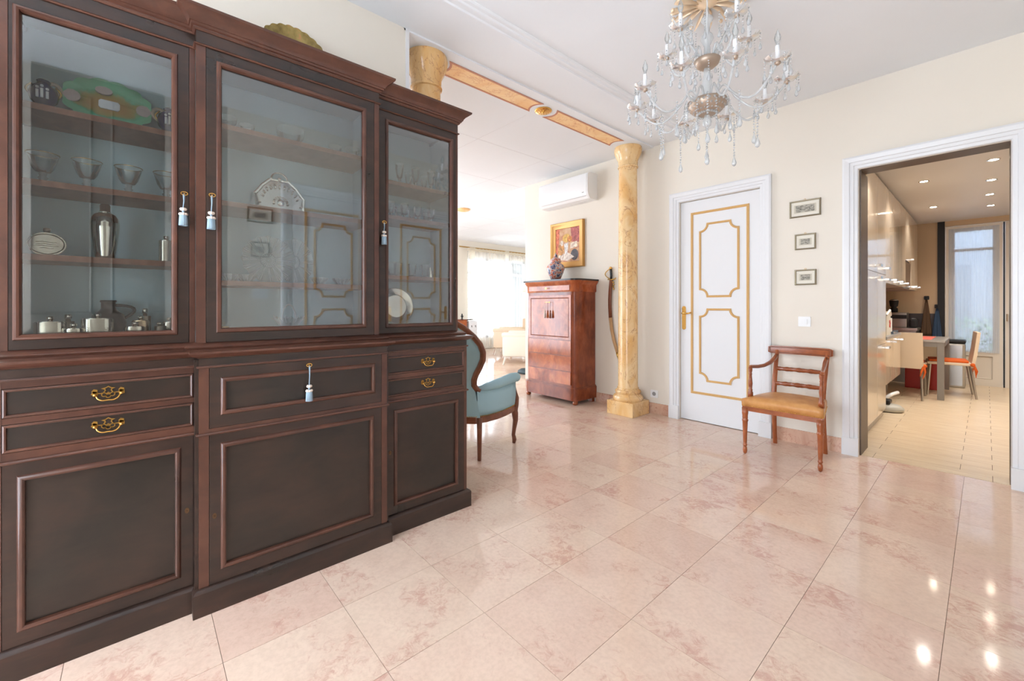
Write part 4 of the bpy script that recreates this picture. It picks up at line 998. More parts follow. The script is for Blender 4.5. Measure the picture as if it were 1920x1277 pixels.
bm = BM(); lathe(bm, [(.010, 2.94), (.010, 2.90), (.030, 2.885), (.034, 2.87), (.018, 2.85), (.014, 2.80), (.030, 2.78), (.036, 2.76), (.026, 2.74), (.016, 2.72), (.020, 2.66), (.016, 2.64)], 20, (CHX, CHY, 0)); obj('upper_stem', bm, M['armglass'], ch, True)
bm = BM(); lathe(bm, [(.016, 2.60), (.020, 2.55), (.028, 2.50), (.022, 2.46), (.016, 2.42), (.026, 2.40)], 20, (CHX, CHY, 0)); obj('lower_stem', bm, M['armglass'], ch, True)
M['dish'] = pmat('gilded_metal_dish', srgb(184, 164, 146), .4, .6)
bm = BM(); lathe(bm, [(.010, 2.585), (.040, 2.592), (.064, 2.612), (.072, 2.635), (.068, 2.638), (.02, 2.63)], 24, (CHX, CHY, 0)); obj('upper_arm_dish', bm, M['dish'], ch, True)
bm = BM(); lathe(bm, [(.012, 2.315), (.050, 2.322), (.085, 2.342), (.104, 2.372), (.108, 2.392), (.100, 2.394), (.03, 2.39)], 28, (CHX, CHY, 0)); obj('lower_arm_dish', bm, M['dish'], ch, True)
bm = BM()
for k in range(24):
    a = 2*PI*k/24
    for q in range(4): t = q/3; r = .108-.055*t; sph(bm, (CHX+r*math.cos(a+.13*q), CHY+r*math.sin(a+.13*q), 2.375-.055*t), .008, 6, 4)
tag(obj('bead_netting', bm, M['cut'], ch, True), kind='stuff')
bm = BM(); lathe(bm, [(.001, 2.235), (.022, 2.255), (.026, 2.275), (.018, 2.30), (.012, 2.318)], 16, (CHX, CHY, 0)); obj('bottom_finial', bm, M['cut'], ch, True)
def drop_mesh(bm, x, y, z, ln, s=1.0):            # a chain of small beads with a pear-shaped prism
    zz = z; k = 0
    while zz > z-ln+.030*s: sph(bm, (x, y, zz-.006), .0050*s, 6, 4); zz -= .0155; k += 1
    zt = zz+.006
    lathe(bm, [(.0015, 0), (.004*s, -.010*s), (.0105*s, -.030*s), (.0125*s, -.040*s), (.009*s, -.050*s), (.0005, -.056*s)], 6, (x, y, zt))
def bell(n, seg=8): pass
def arm_proto(R, z0, zc, lowdip, ndrop, label):
    """arm in local coords, pointing along +x, candle cup at (R, 0, zc)"""
    pts = []
    for i in range(19):
        t = i/18; xx = .05+(R-.05)*t
        zz = z0+(.055*math.sin(PI*min(1, t/.28)) if t < .28 else -lowdip*math.sin(PI*(t-.28)/.72)+(zc-z0)*((t-.28)/.72)**2.2)
        pts.append((xx, 0, zz))
    bm = BM(); tube(bm, pts, .0062, 8); a = obj('arm', bm, M['armglass'], None, True)
    def sub(nme, bm, mat, sm=True): o = obj(nme, bm, mat, None, sm); o.parent = a; return o
    bm = BM(); n = 24; rings = []
    for r, z in ((.010, 0), (.028, .004), (.050, .014), (.060, .026)):
        rings.append([bm.verts.new((R+r*(1+.06*math.cos(8*2*PI*i/n))*math.cos(2*PI*i/n), r*(1+.06*math.cos(8*2*PI*i/n))*math.sin(2*PI*i/n), zc+z)) for i in range(n)])
    for A, B in zip(rings, rings[1:]):
        for i in range(n): bm.faces.new((A[i], A[(i+1) % n], B[(i+1) % n], B[i]))
    sub('bobeche', bm, M['bob'])
    bm = BM(); lathe(bm, [(.006, -.014), (.013, -.008), (.014, .0), (.010, .006)], 12, (R, 0, zc)); sub('candle_cup', bm, M['dish'])
    bm = BM(); lathe(bm, [(.0105, .006), (.0105, .084), (.008, .086)], 14, (R, 0, zc)); sub('candle_sleeve', bm, M['plastic'])
    bm = BM(); lathe(bm, [(.007, .086), (.0075, .094), (.014, .112), (.0155, .124), (.011, .142), (.004, .160), (.0008, .168)], 14, (R, 0, zc)); sub('candle_bulb', bm, M['crystal'])
    for k in range(ndrop):
        an = 2*PI*(k+.5)/ndrop; bm = BM(); drop_mesh(bm, R+.056*math.cos(an), .056*math.sin(an), zc+.022, .085, .8); sub('crystal_drop', bm, M['drop'])
    return a
pa = arm_proto(.395, 2.395, 2.425, .09, 6, ''); pb = arm_proto(.235, 2.64, 2.74, .055, 5, '')
def put_arm(proto, ang, firsttime):
    if firsttime: o = proto
    else:
        o = proto.copy(); COL.objects.link(o)
        for c in proto.children: d = c.copy(); COL.objects.link(d); d.parent = o
    o.parent = ch; o.location = (0, 0, -2.0); o.rotation_euler = (0, 0, ang)
for k in range(10): put_arm(pa, 2*PI*k/10+.42, k == 9)
for k in range(5): put_arm(pb, 2*PI*k/5+.75, k == 4)
def pend(r, a, z, ln, s):
    bm = BM(); drop_mesh(bm, CHX+r*math.cos(a), CHY+r*math.sin(a), z, ln, s); obj('pendant', bm, M['drop'], ch, True)
for k in range(10): a = 2*PI*(k+.5)/10+.42; pend(.26, a, 2.335, .25 if k % 2 else .17, 1.15)
for k in range(8): pend(.13, 2*PI*k/8, 2.36, .14+.03*(k % 2), 1.0)
pend(0, 0, 2.24, .19, 1.2)
for k in range(8): pend(.10, 2*PI*k/8+.3, 2.86, .13, .9)
for k in range(6): pend(.075, 2*PI*k/6, 2.60, .10, .9)
# curved glass horns between the two tiers
for k in range(5):
    a = 2*PI*k/5+.1; bm = BM(); tube(bm, [(CHX+(.03+.17*math.sin(PI*.5*i/10)+.03*math.sin(PI*i/10))*math.cos(a), CHY+(.03+.17*math.sin(PI*.5*i/10)+.03*math.sin(PI*i/10))*math.sin(a), 2.64+.28*math.sin(PI*.62*i/10)) for i in range(11)], [.006-.0004*i for i in range(11)], 7); obj('glass_horn', bm, M['armglass'], ch, True)

# ================================================================ SECRETAIRE, VASE, PAINTING, AIR CONDITIONER, SABRE
SX0, SX1, SY0, SY1 = -4.138, -3.270, 3.918, 4.300
sec = thing('secretaire', 'tall polished flame-mahogany secretaire with black marble top and ball feet', 'secretaire', ((SX0+SX1)/2, 4.11, 0))
def splan(g=0, r=.07):
    pts = [(SX0-g, SY1), (SX0-g, SY0-g+r)]
    for i in range(1, 7): a = PI+PI/2*i/6; pts.append((SX0-g+r+r*math.cos(a), SY0-g+r+r*math.sin(a)))
    for i in range(7): a = 1.5*PI+PI/2*i/6; pts.append((SX1+g-r+r*math.cos(a), SY0-g+r+r*math.sin(a)))
    pts.append((SX1+g, SY1)); return pts
def sl(nme, g, z0, z1, mat, r=.07): bm = BM(); prism(bm, splan(g, r), fz(0), z0, z1); return obj(nme, bm, mat, sec, 'auto', angle=30)
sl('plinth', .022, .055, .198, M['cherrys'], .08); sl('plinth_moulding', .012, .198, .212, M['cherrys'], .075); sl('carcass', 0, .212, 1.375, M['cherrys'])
bm = BM(); sweep(bm, splan(0)[::1], [(-.02, 1.375), (.012, 1.375), (.016, 1.385), (.018, 1.46), (.024, 1.47), (.036, 1.485), (.044, 1.5), (.048, 1.513), (-.02, 1.513)], fz(0), False); obj('cornice', bm, M['cherry'], sec, 'auto')
sl('marble_top', .055, 1.513, 1.533, M['blackstone'], .09)
for x, y, r in ((SX0+.025, SY0+.03, .034), (SX1-.03, SY0+.03, .034)):
    bm = BM(); lathe(bm, [(.014, 0), (.028, .008), (.034, .024), (.030, .042), (.020, .050), (.022, .055)], 18, (x, y, 0)); obj('ball_foot', bm, M['chairwood'], sec, True)
for x in (SX0+.02, SX1-.03): bm = BM(); box(bm, x-.025, x+.025, SY1-.06, SY1-.01, 0, .055); obj('block_foot', bm, M['cherrys'], sec)
def front(nme, z0, z1, t=.008, mat='cherry', x0=-4.068, x1=-3.338):
    bm = BM(); prism(bm, rect(x0, x1, z0, z1), fy(SY0), 0, t); return obj(nme, bm, M[mat], sec)
def keyhole(par, x, z):
    bm = BM(); prism(bm, [(x+.006*math.cos(2*PI*i/10), z+.009*math.sin(2*PI*i/10)) for i in range(10)], fy(SY0-.008), 0, .002); obj('keyhole', bm, M['brass'], par)
ff = front('fall_front', .785, 1.335); keyhole(ff, -3.69, 1.249)
bm = BM(); sweep(bm, rect(-4.03, -3.376, .82, 1.30), [(-.006, 0), (0, .004), (.006, 0)], fy(SY0-.008)); obj('fall_moulding', bm, M['cherrys'], ff)
for z0, z1, zk in ((.595, .775, .69), (.405, .585, .50), (.240, .395, .32)): d = front('drawer', z0, z1, .010 if z0 > .3 else .016); keyhole(d, -3.70, zk)
bm = BM(); prism(bm, rect(-4.05, -3.35, 1.395, 1.455), fy(SY0-.018), 0, .006); td = obj('frieze_drawer', bm, M['cherry'], sec)
bm = BM(); tube(bm, [(-3.72, SY0-.024, 1.425), (-3.72, SY0-.05, 1.425)], .003, 6); sweep(bm, [(-3.715+.012*math.cos(2*PI*i/12), 1.425+.010*math.sin(2*PI*i/12)) for i in range(12)], [(-.002, -.002), (.002, -.002), (.002, .002), (-.002, .002)], fy(SY0-.052)); obj('key', bm, M['brassb'], td)
bm = BM(); tube(bm, [(-3.70, SY0-.008, 1.249), (-3.70, SY0-.032, 1.249)], .003, 6); tube(bm, [(-3.745, SY0-.032, 1.25), (-3.66, SY0-.032, 1.249)], .0025, 6); obj('key', bm, M['brassb'], ff)
for x, c, lb in ((-3.746, 'cordw', 'pale silk tassel hanging from the secretaire key'), (-3.654, 'bergwood', 'russet silk tassel hanging from the secretaire key')):
    t = thing('key_tassel', lb, 'tassel', (x, SY0-.032, 1.04)); yy = SY0-.034
    bm = BM(); tube(bm, [(x, yy, 1.248), (x, yy, 1.14)], .002, 6); obj('cord', bm, M[c], t)
    bm = BM(); lathe(bm, [(.001, 1.148), (.009, 1.142), (.011, 1.13), (.008, 1.118), (.012, 1.11), (.016, 1.05), (.004, 1.046)], 14, (x, yy, 0)); obj('fringe', bm, M[c], t, True)
def imari():
    m = pmat('painted_porcelain', srgb(225, 218, 214), .18); n, l = nm(m); p = n['Principled BSDF']
    v = coords(n, l); vo = n.new('ShaderNodeTexVoronoi'); vo.inputs['Scale'].default_value = 24; l.new(v, vo.inputs['Vector'])
    a = noise(n, l, v, 20, 4, .6, .8)
    c = ramp(n, l, a, ((.36, srgb(52, 56, 96)), (.43, srgb(150, 150, 170)), (.48, srgb(228, 220, 216)), (.56, srgb(214, 120, 88)), (.62, srgb(176, 62, 44)), (.70, srgb(226, 214, 208))))
    l.new(c, p.inputs['Base Color']); return m
vx, vy, vz = -3.76, 4.10, 1.533
t = thing('lidded_porcelain_vase', 'lidded red, blue and white porcelain jar on the secretaire', 'vase', (vx, vy, vz)); mi = imari()
bm = BM(); lathe(bm, [(.062, 0), (.066, .012), (.064, .022)], 28, (vx, vy, vz)); obj('blue_foot_band', bm, pmat('blue_glaze', srgb(98, 108, 132), .2), t, True)
bm = BM(); lathe(bm, [(.064, .022), (.082, .06), (.104, .11), (.117, .15), (.118, .175), (.104, .205), (.076, .225), (.066, .232), (.064, .240)], 32, (vx, vy, vz)); obj('body', bm, mi, t, True)
bm = BM(); lathe(bm, [(.070, .240), (.074, .246), (.070, .27), (.056, .292), (.032, .306), (.022, .310), (.026, .322), (.024, .334), (.010, .350), (.006, .362), (.001, .366)], 28, (vx, vy, vz)); obj('domed_lid', bm, mi, t, True)
# painting
PX0, PX1, PZ0, PZ1 = -4.018, -3.442, 1.715, 2.328
t = thing('framed_painting', 'gilt-framed still life with yellow flowers above the secretaire', 'painting', ((PX0+PX1)/2, WY, PZ0))
bm = BM(); sweep(bm, rect(PX0, PX1, PZ0, PZ1), [(0, 0), (0, .035), (-.008, .045), (-.022, .042), (-.04, .030), (-.065, .020), (-.078, .018), (-.082, .010), (-.082, 0)], fy(WY)); obj('gilt_frame', bm, pmat('gilded_wood', srgb(198, 150, 84), .38, .35), t, 'auto')
def canvas():
    m = pmat('canvas_ground', srgb(196, 150, 120), .7); n, l = nm(m); p = n['Principled BSDF']
    v = coords(n, l); a = noise(n, l, v, 7, 5, .6, .6)
    l.new(ramp(n, l, a, ((.3, srgb(178, 96, 78)), (.5, srgb(206, 164, 128)), (.7, srgb(222, 190, 160)))), p.inputs['Base Color']); return m
bm = BM(); prism(bm, rect(PX0+.078, PX1-.078, PZ0+.06, PZ1-.075), fy(WY), 0, .010); cv = obj('canvas', bm, canvas(), t)
def brush(nme, col):
    m = pmat(nme, srgb(*col), .6); n, l = nm(m); p = n['Principled BSDF']; v = coords(n, l, (1, 1, .6)); a = noise(n, l, v, 34, 5, .65, 1.2)
    l.new(ramp(n, l, a, ((.32, srgb(*[int(x*.66) for x in col])), (.5, srgb(*col)), (.68, srgb(*[min(255, int(x*1.18+14)) for x in col])))), p.inputs['Base Color']); bump(n, l, a, p, .3, .002); return m
def paint(nme, pol, col, h):
    bm = BM(); u0, v0, w, hh = PX0+.084, PZ0+.066, PX1-PX0-.168, PZ1-PZ0-.148
    prism(bm, [(u0+w*a, v0+hh*b) for a, b in pol], fy(WY-.010), 0, h); obj(nme, bm, brush(nme+'_paint', col), cv)
ell = lambda cx, cy, rx, ry: [(cx+rx*math.cos(2*PI*i/18), cy+ry*math.sin(2*PI*i/18)) for i in range(18)]
paint('crimson_curtain', [(.68, .60), (1, .56), (1, 1), (.64, 1)], (176, 98, 92), .0005); paint('orange_drape', [(0, .2), (.10, .3), (.16, 1), (0, 1)], (206, 112, 84), .0005)
paint('white_table', [(.06, .12), (.50, .06), (.80, .16), (.52, .30), (.14, .24)], (226, 206, 192), .0008); paint('dark_chair', ell(.80, .22, .16, .16), (88, 84, 88), .0006)
paint('white_paper', [(.62, .40), (.92, .44), (.90, .60), (.64, .56)], (228, 204, 184), .0008); paint('white_vase', [(.40, .26), (.50, .26), (.54, .58), (.36, .56)], (214, 206, 202), .0010)
paint('yellow_flowers', ell(.46, .72, .17, .12), (214, 170, 90), .0011); paint('orange_flowers', ell(.60, .68, .10, .09), (216, 140, 78), .0013); paint('amber_bottle', ell(.22, .40, .14, .17), (208, 150, 92), .0009); paint('bottle_neck', ell(.26, .58, .06, .08), (212, 196, 182), .0010)
# air conditioner
t = thing('air_conditioner', 'white wall-mounted air conditioner above the framed painting', 'air conditioner', (-3.66, WY, 2.53))
bm = BM(); pol = [(WY, 2.53), (WY, 2.855), (WY-.15, 2.855), (WY-.185, 2.845), (WY-.20, 2.82), (WY-.20, 2.62), (WY-.185, 2.57), (WY-.15, 2.535), (WY-.10, 2.53)]
prism(bm, pol, lambda u, v, h: (h, u, v), -4.075, -3.262); obj('body', bm, M['plastic'], t, 'auto')
for a, b in ((-4.085, -4.075), (-3.262, -3.245)): bm = BM(); prism(bm, [(u+.004 if u < WY else u, v) for u, v in pol], lambda u, v, h: (h, u, v), a, b); obj('end_cap', bm, M['plastic'], t, 'auto')
bm = BM(); prism(bm, [(WY-.188, 2.566), (WY-.10, 2.524), (WY-.10, 2.529), (WY-.186, 2.572)], lambda u, v, h: (h, u, v), -4.05, -3.28); obj('air_flap', bm, M['white'], t)
bm = BM(); box(bm, -3.33, -3.30, WY-.2015, WY-.199, 2.575+.03, 2.585+.03); obj('indicator', bm, M['steel'], t)
# sabre
t = thing('cavalry_sabre', 'curved sabre in a brown and tan leather scabbard hanging beside the column', 'sabre', (-2.98, WY, .56)); Y_ = WY-.022
sp = [(-3.024, 1.52), (-3.036, 1.40), (-3.043, 1.28), (-3.042, 1.19), (-3.034, 1.06), (-3.015, .92), (-2.985, .79), (-2.955, .70), (-2.935, .645)]
def strip(pts, nme, mat, r): bm = BM(); tube(bm, [(x, Y_, z) for x, z in pts], r, 10, flat=.45, up=(1, 0, 0)); return obj(nme, bm, mat, t, True)
strip(sp[:5], 'brown_scabbard_throat', pmat('brown_leather', srgb(120, 66, 38), .4), [.024]*5)
strip(sp[4:], 'tan_scabbard', pmat('tan_leather_scabbard', srgb(186, 146, 100), .5), [.024, .024, .023, .022, .020]); strip([sp[-1], (-2.926, .60), (-2.922, .575), (-2.920, .555)], 'chape', M['brass'], [.021, .017, .008, .004])
strip([(-3.024, 1.525), (-3.022, 1.57), (-3.026, 1.62), (-3.030, 1.652)], 'grip', M['dark'], [.015, .018, .017, .016]); bm = BM(); sph(bm, (-3.030, Y_, 1.662), .020, 12, 8, (1, .8, .9)); obj('pommel', bm, M['brassb'], t, True)
bm = BM(); tube(bm, [(-3.030-.085*math.sin(PI*i/10)*.95, Y_, 1.66-.135*i/10) for i in range(11)], .006, 8); tube(bm, [(-3.07, Y_, 1.527), (-3.02, Y_, 1.522), (-2.975, Y_, 1.524), (-2.955, Y_, 1.540)], .007, 8); obj('knuckle_guard', bm, M['brass'], t, True)
bm = BM()
for i, (dx, dz) in enumerate(((.028, 1.49), (.034, 1.46), (.026, 1.435), (.034, 1.41))): sph(bm, (-3.02+dx, Y_, dz), .012, 8, 5)
obj('sword_knot', bm, M['brass'], t, True)
bm = BM(); tube(bm, [(-3.01, WY, 1.50), (-3.01, WY-.03, 1.50)], .004, 6); obj('wall_hook', bm, M['brass'], t)

# ================================================================ REGENCY ARMCHAIR
rc = thing('regency_armchair', 'mahogany open armchair with tan leather seat beside the panelled door', 'chair', (-1.047, 3.93, 0))
cxr = -1.047; FWs = (-1.303, -.797); BKs = (-1.228, -.868)
leg = [(.006, 0), (.013, .008), (.017, .030), (.015, .050), (.010, .062), (.015, .066), (.016, .074), (.0125, .080), (.014, .10), (.018, .22), (.0195, .262), (.023, .268), (.0235, .278), (.019, .284), (.0205, .292), (.020, .310), (.023, .33), (.024, .375)]
for x in FWs: bm = BM(); lathe(bm, leg, 20, (x, 3.692, 0)); obj('front_leg', bm, M['chairwood'], rc, True)
def back_pts(x, s):
    return [(x+s*.0, 4.172, 0), (x+s*.002, 4.150, .12), (x+s*.004, 4.132, .25), (x+s*.006, 4.122, .38), (x+s*.006, 4.124, .46), (x+s*.004, 4.150, .58), (x+s*.0, 4.195, .70), (x-s*.002, 4.232, .79), (x-s*.002, 4.240, .81)]
for x, s in zip(BKs, (1, -1)):
    bm = BM(); tube(bm, back_pts(x, s), [.017, .018, .019, .020, .020, .019, .017, .016, .015], 8, flat=.85, up=(1, 0, 0)); obj('back_upright', bm, M['chairwood'], rc, 'auto', angle=50)
# seat rails
sq = [(FWs[0]-.018, 3.682), (FWs[1]+.018, 3.682), (BKs[1]+.018, 4.128), (BKs[0]-.018, 4.128)]
bm = BM(); sweep(bm, sq, [(-.03, .352), (0, .352), (0, .392), (-.03, .392)], fz(0)); obj('seat_rail', bm, M['chairwood'], rc)
# domed leather seat
bm = BM(); nu, nv = 16, 12; grid = []
for j in range(nv+1):
    row = []
    for i in range(nu+1):
        u, v = i/nu, j/nv; a = Vector(sq[0]).lerp(Vector(sq[1]), u); b = Vector(sq[3]).lerp(Vector(sq[2]), u); p = a.lerp(b, v)
        e = min(1, 8*min(u, 1-u))*min(1, 8*min(v, 1-v)); d = math.sin(PI*u)**.5*math.sin(PI*v)**.5
        row.append(bm.verts.new((p.x, p.y, .448+.010*e**.5+.022*d)))
    grid.append(row)
for j in range(nv):
    for i in range(nu): bm.faces.new((grid[j][i], grid[j][i+1], grid[j+1][i+1], grid[j+1][i]))
edge = [grid[0][i] for i in range(nu+1)]+[grid[j][nu] for j in range(1, nv+1)]+[grid[nv][i] for i in range(nu-1, -1, -1)]+[grid[j][0] for j in range(nv-1, 0, -1)]
cxm = sum(v.co.x for v in edge)/len(edge); cym = sum(v.co.y for v in edge)/len(edge)
mid = [bm.verts.new((cxm+(v.co.x-cxm)*1.018, cym+(v.co.y-cym)*1.018, .430)) for v in edge]; low = [bm.verts.new((cxm+(v.co.x-cxm)*1.008, cym+(v.co.y-cym)*1.008, .388)) for v in edge]
for A, B in ((edge, mid), (mid, low)):
    for i in range(len(A)): bm.faces.new((A[i], A[(i+1) % len(A)], B[(i+1) % len(A)], B[i]))
bm.faces.new(low); seat = obj('leather_seat', bm, M['leather'], rc, True)
bm = BM()
for a, b, n in ((sq[0], sq[1], 46), (sq[1], sq[2], 38), (sq[3], sq[0], 38)):
    for i in range(n): p = Vector(a).lerp(Vector(b), (i+.5)/n); c = Vector((cxm, cym)); p = c+(p-c)*1.012; sph(bm, (p.x, p.y, .394), .0038, 6, 4)
tag(obj('brass_nails', bm, M['brassb'], seat, True), kind='stuff')
# top rail: curved scroll-ended tablet
bm = BM(); n = 20; rings = []
for i in range(n+1):
    t = -1+2*i/n; x = cxr-.016+.236*t; y = 4.236+.022*(1-t*t)-.0; h = .034*(1-max(0, abs(t)-.86)**2/.0392)**.5 if abs(t) > .86 else .034
    h = max(h, .004); z = .815; rings.append([bm.verts.new(v) for v in ((x, y-.013, z-h), (x, y-.016, z), (x, y-.013, z+h), (x, y+.013, z+h), (x, y+.013, z-h))])
for A, B in zip(rings, rings[1:]):
    for k in range(5): bm.faces.new((A[k], A[(k+1) % 5], B[(k+1) % 5], B[k]))
bm.faces.new(rings[0][::-1]); bm.faces.new(rings[-1]); tr = obj('top_rail', bm, M['chairwood'], rc, 'auto')
bm = BM(); pth = []
for i in range(21): t = -1+2*i/20; pth.append((cxr-.016+.222*t, 4.236+.022*(1-t*t)-.018, .815+.024))
for i in range(21): t = 1-2*i/20; pth.append((cxr-.016+.222*t, 4.236+.022*(1-t*t)-.018, .815-.024))
pth.append(pth[0]); tube(bm, pth, .0035, 6); obj('inlaid_border', bm, M['bergwood'], tr, True)
for z, yy in ((.655, 4.178), (.532, 4.138)):
    bm = BM(); n = 60; rings = []
    for i in range(n+1):
        t = i/n; x = BKs[0]+(BKs[1]-BKs[0])*t; y = yy+.014*math.sin(PI*t); tw = t*26
        rings.append([bm.verts.new((x, y+.012*(1+.22*math.cos(4*a+tw))*math.cos(a), z+.016*(1+.22*math.cos(4*a+tw))*math.sin(a))) for a in [2*PI*k/12 for k in range(12)]])
    for A, B in zip(rings, rings[1:]):
        for k in range(12): bm.faces.new((A[k], A[(k+1) % 12], B[(k+1) % 12], B[k]))
    bm.faces.new(rings[0][::-1]); bm.faces.new(rings[-1]); obj('rope_twist_slat', bm, M['chairwood'], rc, True)
for x, bx, s in ((-1.288, BKs[0], 1), (-.806, BKs[1], -1)):
    bm = BM(); tube(bm, [(bx, 4.215, .765), (bx-s*.002, 4.16, .742), (bx-s*.012, 4.08, .712), (bx-s*.026, 3.98, .695), (bx-s*.042, 3.88, .694), (x-s*.004, 3.79, .700), (x, 3.755, .702)], [.019, .020, .018, .016, .015, .014, .012], 8, flat=.8, up=(0, 0, 1)); obj('arm', bm, M['chairwood'], rc, True)
    bm = BM(); lathe(bm, [(.020, .45), (.020, .492), (.014, .500), (.017, .512), (.012, .520), (.014, .545), (.0165, .565), (.013, .60), (.0105, .635), (.014, .642), (.010, .65), (.014, .668), (.0155, .682), (.014, .695)], 16, (x, 3.765, 0)); obj('arm_post', bm, M['chairwood'], rc, True)

# ================================================================ BLUE BERGERE
bc = thing('velvet_armchair', 'pale blue velvet tub armchair with carved wooden frame behind the cabinet', 'chair', (-2.909, 2.125, 0), math.radians(22), world=False)
def loc(nme, bm, mat, sm=True, par=None): o = obj(nme, bm, mat, None, sm); o.parent = par or bc; return o
hoop = [(0, -.335, 1.075), (.06, -.330, 1.062), (.13, -.320, 1.025), (.20, -.305, .965), (.250, -.290, .905), (.268, -.275, .845), (.258, -.262, .785), (.225, -.252, .725), (.188, -.244, .670), (.165, -.238, .620), (.162, -.232, .575), (.175, -.222, .545), (.195, -.20, .535)]
full = [(-x, y, z) for x, y, z in hoop[:0:-1]]+hoop
bm = BM(); tube(bm, full, [.022]*len(full), 10, flat=1.25); loc('back_frame', bm, M['bergwood'])
# back panel inside the hoop
bm = BM(); rows = []
for x, y, z in hoop[:11]:
    row = []
    for i in range(13): t = -1+2*i/12; row.append(bm.verts.new((x*t, y-.050*(1-t*t)*(min(1, x/.2)+.1), z)))
    rows.append(row)
base = [bm.verts.new((.235*(-1+2*i/12), -.262-.055*(1-(-1+2*i/12)**2), .335)) for i in range(13)]; rows.append(base)
for A, B in zip(rows, rows[1:]):
    for i in range(12): bm.faces.new((A[i], A[i+1], B[i+1], B[i]))
loc('back_upholstery', bm, M['velvet'])
bm = BM(); rows = []
for x, y, z in hoop[:11]+[(.17, -.22, .46)]:
    rows.append([bm.verts.new((x*.97*(-1+2*i/12), y+.028+.045*(1-(-1+2*i/12)**2)*min(1, x/.2), z-.004)) for i in range(13)])
for A, B in zip(rows, rows[1:]):
    for i in range(12): bm.faces.new((A[i], A[i+1], B[i+1], B[i]))
loc('inside_back_upholstery', bm, M['velvet'])
for s in (-1, 1):
    tp = [(.178, -.225, .575), (.215, -.17, .560), (.255, -.08, .552), (.285, .02, .552), (.305, .12, .558), (.312, .20, .560)]
    bt = [(.200, -.268, .338), (.245, -.19, .333), (.275, -.09, .325), (.290, .02, .318), (.292, .13, .310), (.285, .225, .305)]
    bm = BM(); rows = []
    for k in range(5): f = k/4; rows.append([bm.verts.new((s*(a[0]+(b[0]-a[0])*f+.012*math.sin(PI*f)), a[1]+(b[1]-a[1])*f, a[2]+(b[2]-a[2])*f)) for a, b in zip(tp, bt)])
    rows2 = [[bm.verts.new((v.co.x-s*.05, v.co.y+.01, v.co.z)) for v in r] for r in rows]
    for R2 in (rows, rows2):
        for A, B in zip(R2, R2[1:]):
            for i in range(5): bm.faces.new((A[i], A[i+1], B[i+1], B[i]))
    for A, B in ((rows[0], rows2[0]), (rows[-1], rows2[-1])):
        for i in range(5): bm.faces.new((A[i], A[i+1], B[i+1], B[i]))
    for k in range(4): bm.faces.new((rows[k][-1], rows[k+1][-1], rows2[k+1][-1], rows2[k][-1]))
    loc('side_upholstery', bm, M['velvet'])
    bm = BM(); tube(bm, [(s*.190, -.215, .548), (s*.225, -.15, .556), (s*.262, -.06, .566), (s*.292, .04, .580), (s*.312, .13, .592), (s*.318, .20, .588), (s*.315, .235, .575)], [.016, .030, .038, .040, .042, .040, .022], 12, flat=1.1); loc('padded_arm', bm, M['velvet'])
    bm = BM(); tube(bm, [(s*.290, .232, .54), (s*.282, .238, .50), (s*.292, .248, .44), (s*.305, .250, .40), (s*.298, .250, .34), (s*.285, .25, .28)], [.010, .012, .014, .016, .020, .022], 10); loc('arm_support', bm, M['bergwood'])
    bm = BM(); tube(bm, [(s*.272, .242, .32), (s*.282, .252, .26), (s*.284, .258, .20), (s*.276, .250, .13), (s*.270, .246, .075), (s*.276, .254, .03), (s*.272, .250, 0)], [.030, .030, .024, .019, .017, .020, .014], 10); loc('cabriole_leg', bm, M['bergwood'])
    bm = BM(); tube(bm, [(s*.218, -.245, .33), (s*.219, -.247, .20), (s*.220, -.25, 0)], [.023, .020, .015], 10); loc('back_leg', bm, M['bergwood'])
pl_ = [(.0, -.325), (.10, -.318), (.20, -.275), (.25, -.19), (.282, -.08), (.296, .04), (.296, .14), (.285, .25), (.15, .285), (0, .295)]
pl_ = pl_+[(-x, y) for x, y in pl_[-2:0:-1]]
bm = BM(); sweep(bm, pl_[::1], [(-.035, .288), (.004, .288), (.006, .31), (.004, .338), (-.035, .338)], fz(0)); loc('seat_rail', bm, M['bergwood'], 'auto')
bm = BM(); prism(bm, [(x*.90, y*.92) for x, y in pl_], fz(0), .330, .45); bmesh.ops.bevel(bm, geom=[e for e in bm.edges if abs(e.verts[0].co.z-e.verts[1].co.z) < 1e-6 and e.verts[0].co.z > .4], offset=.03, segments=3, affect='EDGES'); loc('seat_cushion', bm, M['velvet'])
bm = BM()
for i in range(70):
    a = -PI*.0+PI*1.0*i/69; k = i/69*len(pl_)*.5; j = int(k); f = k-j; p = Vector(pl_[j % len(pl_)]).lerp(Vector(pl_[(j+1) % len(pl_)]), f); sph(bm, (p.x*1.02, p.y*1.02, .343), .0045, 6, 4)
tag(loc('upholstery_nails', bm, M['brass']), kind='stuff')
# ================================================================ KITCHEN
FX_ = -.72
def handle_block(par, y, z, x=FX_):
    bm = BM(); box(bm, x+.012, x+.045, y-.10, y+.02, z-.012, z+.012, .002); box(bm, x, x+.014, y-.09, y-.075, z-.008, z+.008); box(bm, x, x+.014, y-.005, y+.01, z-.008, z+.008); obj('bar_handle', bm, M['chrome'], par)
def unit(nme, label, y0, y1, z0, z1, doors, x0=KX0+.005, kick=None):
    t = thing(nme, label, 'cabinet', ((x0+FX_)/2, (y0+y1)/2, z0 if not kick else 0))
    bm = BM(); box(bm, x0, FX_-.022, y0+.001, y1-.001, z0, z1); obj('carcass', bm, pmat('grey_carcass', srgb(150, 140, 128), .4), t)
    if kick: bm = BM(); box(bm, x0, FX_-.03, y0+.001, y1-.001, 0, z0); obj('kick_board', bm, M['steel'], t)
    for a, b, c, d, hy, hz in doors:
        bm = BM(); box(bm, FX_-.021, FX_, a+.002, b-.002, c+.002, d-.002, .0015); dd = obj('door', bm, M['lacquer'], t)
        if hz: handle_block(dd, hy, hz)
    return t
